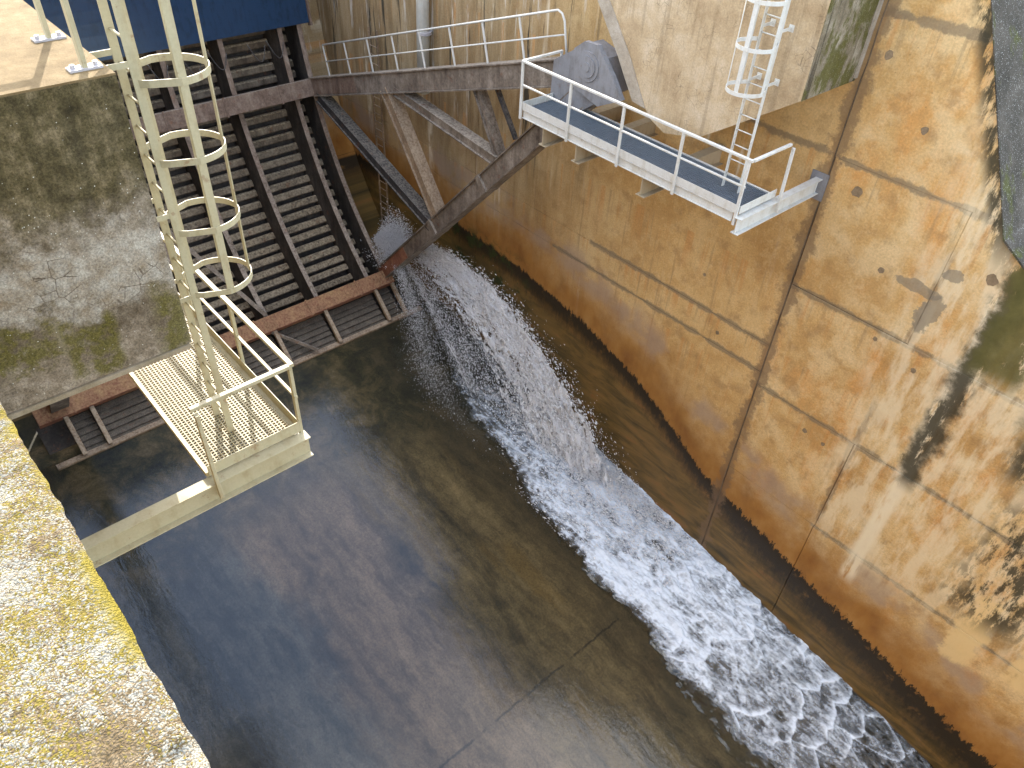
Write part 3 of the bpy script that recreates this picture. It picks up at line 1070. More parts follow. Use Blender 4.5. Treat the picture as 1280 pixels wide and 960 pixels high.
def arc_plate(mb, r0, r1, d0, d1, y0, y1, n=26):
    """curved solid between two radii, two angles and two y"""
    b = len(mb.v)
    for i in range(n + 1):
        dg = d0 + (d1 - d0) * i / n
        mb.v += [gp(dg, r0, y0), gp(dg, r1, y0), gp(dg, r1, y1), gp(dg, r0, y1)]
    for i in range(n):
        a0, a1 = b + 4 * i, b + 4 * i + 4
        for j in range(4):
            mb.f.append((a0 + j, a0 + (j + 1) % 4, a1 + (j + 1) % 4, a1 + j))
    mb.f.append((b, b + 1, b + 2, b + 3))
    e = b + 4 * n
    mb.f.append((e + 3, e + 2, e + 1, e))
    return mb


gate = thing('radial_gate', 'large rusty steel radial gate with ribbed face and triangular arms', 'gate', (-20.5, CY, -18.0))
arc_plate(MB(), 15.5, 15.54, -7.5, 49.0, 1.58, 13.76, 40).build('skin_plate', M['skin'], gate)
half = [13.66, 12.90, 10.72, 8.70]
RY = sorted(half + [2 * CY - v for v in half])
for y in RY:
    w = arc_plate(MB(), 14.12, 15.498, -7.5, 49.5, y - 0.016, y + 0.016).build('rib', M['rib'], gate)
    arc_plate(MB(), 14.09, 14.118, -7.5, 49.5, y - 0.085, y + 0.085).build('flange', M['ribflange'], w)
# horizontal stiffeners, one by one between the ribs
ends = list(RY)
step = math.degrees(0.41 / 15.4)
for bi in range(len(ends) - 1):
    y0, y1 = ends[bi] + 0.02, ends[bi + 1] - 0.02
    if y1 - y0 < 0.15:
        continue
    k = 0
    dg = -6.5
    while dg < 48.6:
        dg += step
        if abs(dg - 18.7) < 0.9 and False:
            continue
        dj = dg + rnd.uniform(-0.08, 0.08)
        mb = MB()
        rr = 15.20 + rnd.uniform(-0.02, 0.02)
        p = [gp(dj, 15.495, 0), gp(dj, rr + 0.10, 0), gp(dj + 0.10, rr + 0.03, 0), gp(dj + 0.28, rr, 0), gp(dj + 0.92, rr, 0), gp(dj + 1.02, rr + 0.03, 0), gp(dj + 0.92, rr + 0.06, 0), gp(dj + 0.24, rr + 0.10, 0), gp(dj + 0.12, 15.495, 0)]
        mb.prism_y([(q[0], q[2]) for q in p], y0, y1)
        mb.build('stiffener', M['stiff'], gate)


def girder(deg, r0, r1, h, y0, y1, mat, name, deg_r=None):
    c0 = Vector(gp(deg, (r0 + r1) / 2, y0))
    c1 = Vector(gp(deg, (r0 + r1) / 2, y1))
    rad = Vector((-math.cos(math.radians(deg)), 0, -math.sin(math.radians(deg))))
    tan = Vector((rad.z, 0, -rad.x))
    mb = MB()
    wid = r1 - r0
    mb.bar(c0, c1, wid, h, tan, 0.015)
    o = mb.build(name, mat, gate)
    # splice plates on the front
    for yy in np.arange(y0 + 1.0, y1 - 0.4, 2.05):
        mp = MB()
        p0 = Vector((c0.x, yy, c0.z)) - rad * (wid / 2 + 0.008)
        mp.bar(p0, p0 + Vector((0, 0.06, 0)), 0.03, h + 0.06, tan)
        mp.build('splice_plate', mat, o)
    return o


girder(18.7, 13.83, 14.28, 0.58, 0.95, 13.95, M['girder'], 'upper_girder')
girder(48.9, 13.83, 14.28, 0.56, 0.95, 13.75, M['girder_red'], 'lower_girder')
# bars of the lower apron, below the girder
for bi in range(len(RY) - 1):
    y0, y1 = RY[bi] + 0.08, RY[bi + 1] - 0.08
    if y1 - y0 < 0.2:
        continue
    for q in range(6):
        dg = 50.5 + 0.86 * q + rnd.uniform(-0.06, 0.06)
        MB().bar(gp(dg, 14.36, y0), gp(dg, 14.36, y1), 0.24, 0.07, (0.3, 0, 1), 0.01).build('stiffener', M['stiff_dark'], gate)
arc_plate(MB(), 14.60, 14.63, 49.5, 55.4, 0.85, 13.9, 6).build('apron_plate', M['skin'], gate)
# short struts below the lower girder and the sill angle
for y in RY:
    a, b = Vector(gp(50.0, 14.0, y)), Vector(gp(55.2, 14.15, y))
    MB().bar(a, b, 0.14, 0.14, (1, 0, 0), 0.01).build('strut', M['brace_tan'], gate)
MB().bar(gp(55.25, 14.3, 0.85), gp(55.25, 14.3, 14.4), 0.22, 0.10, (0, 0, 1)).build('sill_angle', M['brace_tan'], gate)
for y in (4.64, 8.70):
    MB().bar(gp(50, 14.02, y - 0.1), gp(55, 14.1, y + 1.1), 0.10, 0.10, (1, 0, 0)).build('diagonal_brace', M['arm'], gate)
for (a, b) in ((6.64, 8.7), (4.62, 6.64)):
    MB().bar(gp(30, 14.0, a), gp(47.5, 14.0, b), 0.14, 0.07, (1, 0, 0)).build('diagonal_brace', M['arm'], gate)
# navy hood over the top
hood = arc_plate(MB(), 13.98, 14.02, -9.5, 10.2, 1.2, 14.02, 14).build('hood', M['blue'], gate)
for yy in (3.3, 5.4, 7.5, 9.6, 11.75):
    arc_plate(MB(), 13.972, 13.982, -9.5, 10.1, yy, yy + 0.05, 14).build('seam', M['blue'], hood)
arc_plate(MB(), 13.9, 14.10, -9.5, 10.6, 14.022, 14.10, 14).build('hood_edge', M['girder'], gate)
# loops of slack cable under the hood
for yy in (8.2, 9.3, 10.2, 11.6, 12.3):
    pts = [gp(11.5 + 2.2 * math.sin(math.pi * t) + 0.6 * t, 14.05 - 0.1 * math.sin(math.pi * t), yy + 0.62 * t) for t in np.linspace(0, 1, 12)]
    MB().tube(pts, 0.018, 6).build('slack_cable', M['arm_dark'], gate, True)


def gate_arm(mir):
    y = 13.70
    hw = 0.20
    ym = y if not mir else 2 * CY - y
    A = Vector((-25.55, y, -10.72))
    T = Vector((GX, y, GZ - 0.02))
    L0 = Vector((-21.75, y, -16.75))
    L1 = Vector((-12.35, y, -6.86))

    def beam(p, q, w, h, mat, name, lip=True):
        p, q = Vector(p), Vector(q)
        mb = MB(mir)
        a = (q - p).normalized()
        u = Vector((-a.z, 0, a.x))
        if u.z < 0:
            u = -u
        mb.bar(p, q, w, h - 0.04, u, 0.006)
        if lip:
            mb.bar(p + u * (h / 2), q + u * (h / 2), w + 0.12, 0.035, u)
            mb.bar(p - u * (h / 2), q - u * (h / 2), w + 0.12, 0.035, u)
        return mb.build(name, mat, gate)
    up = beam(A, T, 0.36, 0.60, M['arm'], 'upper_arm')
    # first stretch of the upper arm carries old red primer
    a = (T - A).normalized()
    u = Vector((-a.z, 0, a.x))
    mb = MB(mir)
    mb.bar(A + a * 0.2 - Vector((0, 0.19, 0)), A + a * 3.3 - Vector((0, 0.19, 0)), 0.012, 0.50, u)
    mb.build('primer_plate', M['girder'], up)
    lo = beam(L0, L1, 0.40, 0.50, M['arm'], 'lower_arm')
    dl = (L1 - L0).normalized()
    ul = Vector((-dl.z, 0, dl.x))
    for t in (5.05, 8.6):
        c = L0 + dl * t
        MB(mir).bar(c - dl * 0.10, c + dl * 0.10, 0.56, 0.56, ul, 0.01).build('splice_sleeve', M['arm'], lo)
    mb = MB(mir)
    mb.bar(L0 + dl * 0.1 - Vector((0, 0.208, 0)), L0 + dl * 2.6 - Vector((0, 0.208, 0)), 0.012, 0.42, ul)
    mb.build('ochre_plate', M['girder_red'], lo)
    if not mir:
        beam((-25.15, y, -10.95), (-18.45, y, -13.15), 0.30, 0.34, M['arm_dark'], 'brace')
        beam((-20.8, y, -9.3), (-18.1, y, -12.75), 0.30, 0.36, M['brace_tan'], 'brace')
        beam((-20.2, y, -9.2), (-15.3, y, -9.65), 0.26, 0.28, M['arm'], 'brace')
        beam((-16.36, y, -7.8), (-15.3, y, -9.5), 0.18, 0.20, M['arm'], 'brace')
        beam((-15.6, y, -7.6), (-14.7, y, -8.8), 0.12, 0.14, M['arm_dark'], 'brace', False)
    # gusset where the arms meet
    mb = MB(mir)
    mb.prism_y([(-13.25, -6.24), (-12.25, -5.6), (-11.6, -5.75), (-11.3, -6.45), (-12.1, -7.05), (-12.95, -7.85), (-13.3, -7.6)], y - 0.26, y + 0.26)
    mb.build('gusset', M['gusset'], gate)
    if not mir:
        # handrail on the upper arm
        a = (Vector((-14.82, y, -5.68)) - Vector((-24.67, y, -9.04))).normalized()
        top0, top1 = Vector((-24.67, y, -9.04)), Vector((-13.5, y, -5.24))
        mb = MB()
        end = [(-13.36, y, -5.28), (-13.26, y, -5.42), (-13.2, y, -5.7), (-13.1, y, -6.15)]
        mb.tube([top0] + [tuple(top1)] + end, 0.028, 8)
        rail = mb.build('handrail', M['white'], gate, True)
        off = Vector((0.12, 0, -0.52))
        MB().tube([top0 + off, top1 + off + Vector((0.2, 0, 0.06))], 0.02, 8).build('mid_rail', M['white'], rail, True)
        for i in range(8):
            t = i / 7 * (9.85 / 11.17)
            p = top0 + (top1 - top0) * t
            q = Vector((p.x + 0.28, y, 0))
            s_ = (p.x + 0.28 - A.x) / (T.x - A.x)
            q.z = A.z + (T.z - A.z) * s_ + 0.32
            MB().bar(p, q, 0.06, 0.025, (0, 1, 0)).build('post', M['white'], rail)


gate_arm(False)
gate_arm(True)


def bearing(mir):
    lab = 'near trunnion bearing hidden behind the mossy block' if mir else 'round grey trunnion hub with concentric rings against the pale corbel'
    yb = 13.45
    root = thing('trunnion_bearing', lab, 'bearing', (-11.9, yb if not mir else 2 * CY - yb, -6.2))
    mb = MB(mir)
    mb.prism_y([(-12.5, -5.75), (-12.2, -5.52), (-11.8, -5.5), (-11.25, -6.05), (-10.92, -6.45), (-11.6, -6.8), (-12.4, -6.6)], 13.30, 13.425)
    mb.build('yoke_plate', M['gusset'], root)
    c = Vector((-12.02, 13.30, -6.02))
    for r, t, nm in ((0.33, 0.025, 'hub_flange'), (0.24, 0.05, 'hub_ring'), (0.10, 0.075, 'pin_end')):
        mb = MB(mir)
        pts = [(c.x + r * math.cos(2 * math.pi * k / 28), c.z + r * math.sin(2 * math.pi * k / 28)) for k in range(28)]
        mb.prism_y(pts, 13.30 - t, 13.302)
        mb.build(nm, M['gusset'], root)


bearing(False)


# ------------------------------------------------------------------ inspection walkways under the corbels
def walkway(mir):
    paintm = M['cream'] if mir else M['white']
    lab = 'cream steel landing with square mesh grating under the mossy block' if mir else 'white railed steel walkway with dark blue-grey grating on the far wall'
    root = thing('inspection_walkway', lab, 'walkway', (-10, 13.1 if not mir else 2 * CY - 13.1, -7.2))
    X0, X1, Y0, Y1, Z = -13.15, -6.92, 12.46, 13.66, -7.15
    # grating: bearing bars and cross bars, far too many to count
    mb = MB(mir)
    if mir:
        for y in np.arange(Y0 + 0.05, Y1 - 0.02, 0.049):
            mb.box(X0, X1, y - 0.0065, y + 0.0065, Z - 0.025, Z)
        for x in np.arange(X0 + 0.03, X1, 0.049):
            mb.box(x - 0.0065, x + 0.0065, Y0 + 0.03, Y1 - 0.03, Z - 0.024, Z - 0.002)
    else:
        for x in np.arange(X0 + 0.03, X1, 0.034):
            mb.box(x - 0.003, x + 0.003, Y0 + 0.03, Y1 - 0.03, Z - 0.035, Z)
        for y in np.arange(Y0 + 0.06, Y1 - 0.02, 0.075):
            mb.box(X0, X1, y - 0.003, y + 0.003, Z - 0.02, Z - 0.001)
    gr = mb.build('grating', M['cream_grate'] if mir else M['galv'], root)
    gr['kind'] = 'stuff'
    # edge channels
    MB(mir).ibeam((X0, Y0 + 0.0, Z - 0.13), (X1 - 0.12, Y0 + 0.0, Z - 0.13), 0.09, 0.20, 0.012).build('edge_beam', paintm, root)
    MB(mir).bar((X0, Y1, Z - 0.03), (X1 - 0.02, Y1, Z - 0.03), 0.05, 0.075).build('edge_angle', paintm, root)
    # toe boards
    MB(mir).bar((X0 - 0.01, Y0 - 0.035, Z + 0.06), (X1, Y0 - 0.035, Z + 0.06), 0.010, 0.17).build('toe_board', paintm, root)
    MB(mir).bar((X1 + 0.015, Y0 - 0.03, Z + 0.06), (X1 + 0.015, Y1 + 0.0, Z + 0.06), 0.010, 0.17).build('toe_board', paintm, root)
    MB(mir).bar((X0 - 0.03, Y0 - 0.03, Z + 0.06), (X0 - 0.03, Y1, Z + 0.06), 0.010, 0.17).build('toe_board', paintm, root)
    # end beam, built into the pier
    MB(mir).ibeam((-6.86, Y0 - 0.10, Z - 0.245), (-6.86, WY - 0.04, Z - 0.245), 0.17, 0.34, 0.016).build('end_beam', paintm, root)
    MB(mir).box(-7.06, -6.66, WY - 0.04, WY - 0.015, Z - 0.55, Z + 0.05).build('end_plate', M['gusset'] if not mir else paintm, root)
    for x in (-12.45, -11.35, -9.35)[:2 if mir else 3]:
        MB(mir).ibeam((x, Y0 + 0.0, Z - 0.47), (x, WY - 0.03, Z - 0.47), 0.24, 0.44, 0.018).build('bracket', M['tanbeam'] if not mir else paintm, root)
    # railing
    zt = -6.07
    yr = Y0 - 0.06
    top = MB(mir)
    top.bar((X0 - 0.07, yr, zt), (-6.88, yr, zt), 0.065, 0.05, (0, 0, 1), 0.006)
    r1 = top.build('top_rail', paintm, root)
    MB(mir).bar((-6.89, yr + 0.035, zt), (-6.89, Y1, zt), 0.065, 0.05, (0, 0, 1), 0.006).build('top_rail', paintm, root)
    MB(mir).bar((X0 - 0.06, yr + 0.035, zt), (X0 - 0.06, Y1, zt), 0.065, 0.05, (0, 0, 1), 0.006).build('top_rail', paintm, root)
    MB(mir).bar((X0 - 0.06, yr, zt - 0.53), (-6.90, yr, zt - 0.53), 0.04, 0.035, (0, 0, 1), 0.004).build('mid_rail', paintm, root)
    for x in (-13.2, -11.63, -10.07, -8.5, -6.95):
        MB(mir).bar((x, yr, zt - 0.028), (x, yr, Z - 0.26), 0.06, 0.045, (0, 1, 0), 0.004).build('post', paintm, root)
    MB(mir).bar((-6.80 if True else 0, Y1 - 0.03, zt - 0.028), (-6.762, Y1 - 0.03, Z - 0.30), 0.06, 0.045, (0, 1, 0), 0.004).build('post', paintm, root)
    MB(mir).bar((X0 - 0.05, Y1 - 0.03, zt - 0.028), (X0 - 0.05, Y1 - 0.03, Z - 0.2), 0.06, 0.045, (0, 1, 0), 0.004).build('post', paintm, root)
    return root


walkway(False)
walkway(True)


# ------------------------------------------------------------------ caged ladders
def ladder(mir):
    paintm = M['cream'] if mir else M['white']
    lab = 'cream steel caged ladder beside the mossy block, foot on the mesh landing' if mir else 'white steel caged ladder on the pale corbel above the railed walkway'
    y = 2 * CY - 2.22
    root = thing('caged_ladder', lab, 'ladder', (-7.53, y if not mir else 2 * CY - y, -7.14))
    xa, xb = -7.81, -7.42
    ztop = -1.85
    for x, fx in ((xa, -0.32), (xb, 0.10)):
        mb = MB(mir)
        mb.bar((x, y, -7.145), (x, y, ztop), 0.075, 0.016, (1, 0, 0)) if False else mb.bar((x, y, -7.145), (x, y, ztop), 0.018, 0.08, (0, 1, 0))
        # flared handhold above the deck
        mb.bar((x, y, ztop - 0.02), (x + fx, y + 0.10, ztop + 0.55), 0.018, 0.08, (0, 1, 0))
        mb.bar((x + fx, y + 0.10, ztop + 0.54), (x + fx, y + 0.10, ztop + 1.4), 0.018, 0.08, (0, 1, 0))
        mb.build('rail', paintm, root)
    z = -2.05
    while z > -7.0:
        MB(mir).tube([(xa, y, z), (xb, y, z)], 0.0125, 8).build('rung', paintm, root, True)
        z -= 0.30
    cx, ry, rx = (xa + xb) / 2, 0.40, 0.36

    def hoop_pts(zz):
        pts = []
        for k in range(19):
            t = math.pi * k / 18
            pts.append((cx - rx * math.cos(t) * 1.0, y - 0.34 - (ry) * math.sin(t), zz))
        return [(xa, y, zz), (xa - 0.06, y - 0.08, zz)] + pts + [(xb + 0.06, y - 0.08, zz), (xb, y, zz)]
    hz = [-2.73 - 0.77 * k for k in range(4)] + [-1.96, -1.19]
    for zz in hz:
        MB(mir).ribbon(hoop_pts(zz), (0, 0, 1), 0.07, 0.010).build('hoop', paintm, root)
    for ang in (None, 34, 95, 178):
        if ang is None:
            p, dr = Vector((xa - 0.085, y - 0.17, 0)), Vector((-1, 0.0, 0))
        else:
            t = math.radians(ang)
            p = Vector((cx - rx * math.cos(t), y - 0.34 - ry * math.sin(t), 0))
            dr = (p - Vector((cx, y - 0.34, 0))).normalized()
        q = p - dr * 0.014
        mb = MB(mir)
        mb.bar((q.x, q.y, -5.07), (q.x, q.y, -0.6), 0.08, 0.012, dr)
        mb.build('cage_strip', paintm, root)
    for zz in (-2.55, -4.05, -5.0 if not mir else -5.05):
        for x in (xa, xb):
            mb = MB(mir)
            mb.bar((x, y + 0.0, zz), (x, 13.452, zz), 0.012, 0.06) if False else mb.bar((x, y, zz), (x, 13.452, zz), 0.012, 0.055)
            mb.box(x - 0.05, x + 0.05, 13.435, 13.449, zz - 0.06, zz + 0.06)
            mb.build('standoff', paintm, root)
    return root


ladder(False)
ladder(True)

# small ladder fixed to the wall beside the gate
root = thing('wall_ladder', 'thin rusty rung ladder on the stained wall behind the gate arms', 'ladder', (-23.75, WY, -16))
for x in (-24.0, -23.5):
    MB().bar((x, WY - 0.15, -16.2), (x, WY - 0.15, -8.5), 0.05, 0.05, (1, 0, 0)).build('rail', M['brace_tan'], root)
z = -16.0
while z < -8.6:
    MB().tube([(-24.0, WY - 0.15, z), (-23.5, WY - 0.15, z)], 0.016, 6).build('rung', M['brace_tan'], root)
    z += 0.3
# drain pipe
root = thing('drain_pipe', 'wide white drain pipe hanging down the wall behind the handrail', 'pipe', (-20.7, WY - 0.3, -9.6))
MB().tube([(-20.55, WY - 0.28, -2.5), (-20.72, WY - 0.28, -9.7)], 0.20, 20).build('pipe_body', M['pipe'], root, True)
for z in (-4.0, -7.8):
    mb = MB()
    mb.tube([(-20.60, WY - 0.28, z - 0.04), (-20.60, WY - 0.28, z + 0.04)], 0.235, 20)
    mb.box(-20.66, -20.54, WY - 0.1, WY - 0.02, z - 0.05, z + 0.05)
    mb.build('clamp', M['zinc'], root)
# pier step beside the gate, which the side seal runs on
seat = [gp(q, 15.57, 0) for q in np.linspace(-13.5, 50.0, 24)]
seat = [(p[0], p[2]) for p in seat] + [(-36, -20), (-36, -2.5)]
for mir, lab in ((False, 'stained concrete step of the far pier where the gate edge seals'), (True, 'stained concrete step of the near pier behind the mossy block')):
    mb = MB(mir)
    mb.prism_y(seat, 13.80, 15.30)
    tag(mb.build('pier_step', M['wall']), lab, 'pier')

# guard railing on the near corbel
root = thing('guard_railing', 'cream square post railing bolted to the sunlit block top', 'railing', (-7.9, 1.73, -2.39))
for x in (-7.92, -7.05, -10.2):
    p = MB().bar((x, 1.73, -2.385), (x, 1.73, -1.25), 0.085, 0.04, (0, 1, 0), 0.005).build('post', M['cream'], root)
    MB().box(x - 0.055, x + 0.055, 1.60, 1.86, -2.391, -2.373).build('base_plate', M['zinc'], p)
    for yy in (1.64, 1.82):
        MB().tube([(x, yy, -2.372), (x, yy, -2.345)], 0.022, 6).build('bolt', M['zinc'], p)
MB().bar((-11.5, 1.73, -1.25), (-7.9, 1.73, -1.25), 0.05, 0.04).build('top_rail', M['cream'], root)
MB().bar((-7.92, 1.73, -1.80), (-7.92, -1.2, -1.80), 0.05, 0.06).build('mid_rail', M['cream'], root)
MB().bar((-7.92, 1.73, -1.25), (-7.92, -1.2, -1.25), 0.05, 0.05).build('top_rail', M['cream'], root)


# ------------------------------------------------------------------ running white water
def foam_sheet():
    x0, x1, y0, y1 = -19.0, 4.0, 9.2, 15.315
    nx, ny = 880, 236
    X = np.linspace(x0, x1, nx)
    Y = np.linspace(y0, y1, ny)
    XX, YY = np.meshgrid(X, Y, indexing='ij')
    bx = [-19, -17.5, -14, -12, -9.5, -7.4, -4.2, -2.1, 0, 4]
    by = [13.6, 13.1, 12.2, 11.95, 11.75, 11.75, 11.35, 10.9, 10.8, 10.6]
    B = np.interp(XX, bx, by)
    B = B + 0.9 * (fbm(XX * 0.8, YY * 0.4, 4, 31) - 0.5) + 0.45 * (fbm(XX * 4, YY * 3, 3, 33) - 0.5)
    inside = np.clip((YY - B) / np.interp(XX, [-10, -5, 0], [0.35, 0.6, 1.3]), 0, 1)
    t = fbm(XX * 1.1, YY * 2.4, 5, 41, 0.62)
    t2 = fbm(XX * 3.2, YY * 6.0, 4, 47, 0.6)
    cells = np.abs(fbm(XX * 2.4, YY * 3.6, 4, 52, 0.55) - 0.5) * 2
    cells2 = np.abs(fbm(XX * 5.2, YY * 7.0, 3, 57, 0.55) - 0.5) * 2
    web = np.exp(-cells * 7) * 0.7 + np.exp(-cells2 * 6) * 0.45
    dens = np.interp(XX, [-19, -16, -13, -10, -7.0, -5.2, -3.5, -1.5, 0.5, 4], [0.25, 0.38, 0.55, 0.84, 0.86, 0.76, 0.60, 0.46, 0.32, 0.14])
    foam = dens * (0.44 + 1.0 * (t - 0.35)) + web * np.clip(dens + 0.05, 0, 1) * 0.75 + 0.5 * (t2 - 0.5) * dens
    H = 0.26 * (t - 0.45) * np.clip(dens * 1.4, 0.2, 1) + 0.10 * (t2 - 0.5)
    # roll waves: rounded lobes pointing downstream, cusps between
    r = np.random.default_rng(5)
    xk = -8.2
    while xk < 2.6:
        lobes = []
        yy = 9.6 + r.uniform(0, 0.6)
        while yy < 15.6:
            lobes.append((yy, r.uniform(-0.35, 0.35) - 0.28 * abs(yy - 13.3) * 0.8 + 0.15 * (15.3 - yy) * 0, r.uniform(0.35, 1.3)))
            yy += r.uniform(0.5, 1.6)
        yl = Y[None, :] + 0.16 * (fbm(Y[None, :] * 2.2 + xk, Y[None, :] * 0 + xk, 3, 60) - 0.5)
        F = np.full((1, ny), -99.0)
        for (yc, xo, w) in lobes:
            F = np.maximum(F, xk + xo - (yl - yc) ** 2 / w)
        F = F + 0.22 * (fbm(Y[None, :] * 5, Y[None, :] * 0 + 7.7 * xk, 4, 63) - 0.5)
        dist = F - XX                      # >0 upstream of the front
        amp = np.interp(xk, [-8.5, -6, -4, -1.5, 0.5, 2.5], [0.2, 0.6, 0.95, 0.75, 0.45, 0.25])
        vis = np.clip((fbm(YY * 0.9, YY * 0 + xk * 3.1, 3, 66) - 0.32) * 4, 0, 1)
        pulse = np.where(dist > 0, 0.9 * np.exp(-np.clip(dist, 0, 9) / 0.09) * (0.5 + t2) + 0.48 * np.exp(-np.clip(dist, 0, 9) / 0.36) * (0.4 + 1.2 * t2), np.exp(-np.clip(-dist, 0, 9) / 0.018))
        foam = np.maximum(foam, foam * 0.75 + amp * vis * pulse * 0.85)
        H += 0.085 * amp * vis * np.where(dist > 0, np.exp(-np.clip(dist, 0, 9) / 0.35), np.exp(-np.clip(-dist, 0, 9) / 0.03))
        xk += r.uniform(0.40, 0.85)
    # fine streaks drawn out by the flow
    stx = fbm(XX * 0.8, YY * 11, 3, 71)
    foam += np.clip(stx - 0.55, 0, 1) * 0.9 * np.interp(XX, [-19, -8, -4, 4], [0.5, 0.4, 0.55, 0.35])
    foam *= inside
    H *= inside
    ZZ = floor_z(XX) + 0.045 + np.clip(H, -0.02, 0.5) * 1.0 + 0.02 * inside
    V = np.stack([XX.ravel(), YY.ravel(), ZZ.ravel()], 1)
    faces = grid_faces(nx, ny)
    keep = inside.ravel()[faces].max(1) > 0.0
    o = fast_mesh('foam', V, faces[keep], M['foam'], None, True, {'foam': np.clip(foam, 0, 1).ravel()})
    tag(o, 'white foaming water with scalloped waves sliding down beside the stained wall', 'foam', kind='stuff')


foam_sheet()


def drops(name, P, D, Lr, Wr, mat, label, cat):
    """octahedral drops at P stretched along unit vectors D"""
    n = len(P)
    ref = np.tile(np.array([[0.0, 0.0, 1.0]]), (n, 1))
    ref[np.abs(D[:, 2]) > 0.9] = (1, 0, 0)
    A = np.cross(D, ref)
    A /= np.linalg.norm(A, axis=1)[:, None]
    B = np.cross(D, A)
    L = Lr[:, None]
    W = Wr[:, None]
    V = np.stack([P + D * L, P - D * L, P + A * W, P - A * W, P + B * W * 0.28, P - B * W * 0.28], 1).reshape(-1, 3)
    f = np.array([[0, 2, 4], [0, 4, 3], [0, 3, 5], [0, 5, 2], [1, 4, 2], [1, 3, 4], [1, 5, 3], [1, 2, 5]])
    F = (np.arange(n)[:, None, None] * 6 + f[None]).reshape(-1, 3)
    o = fast_mesh(name, V, F, mat, None, True)
    tag(o, label, cat, kind='stuff')
    return o


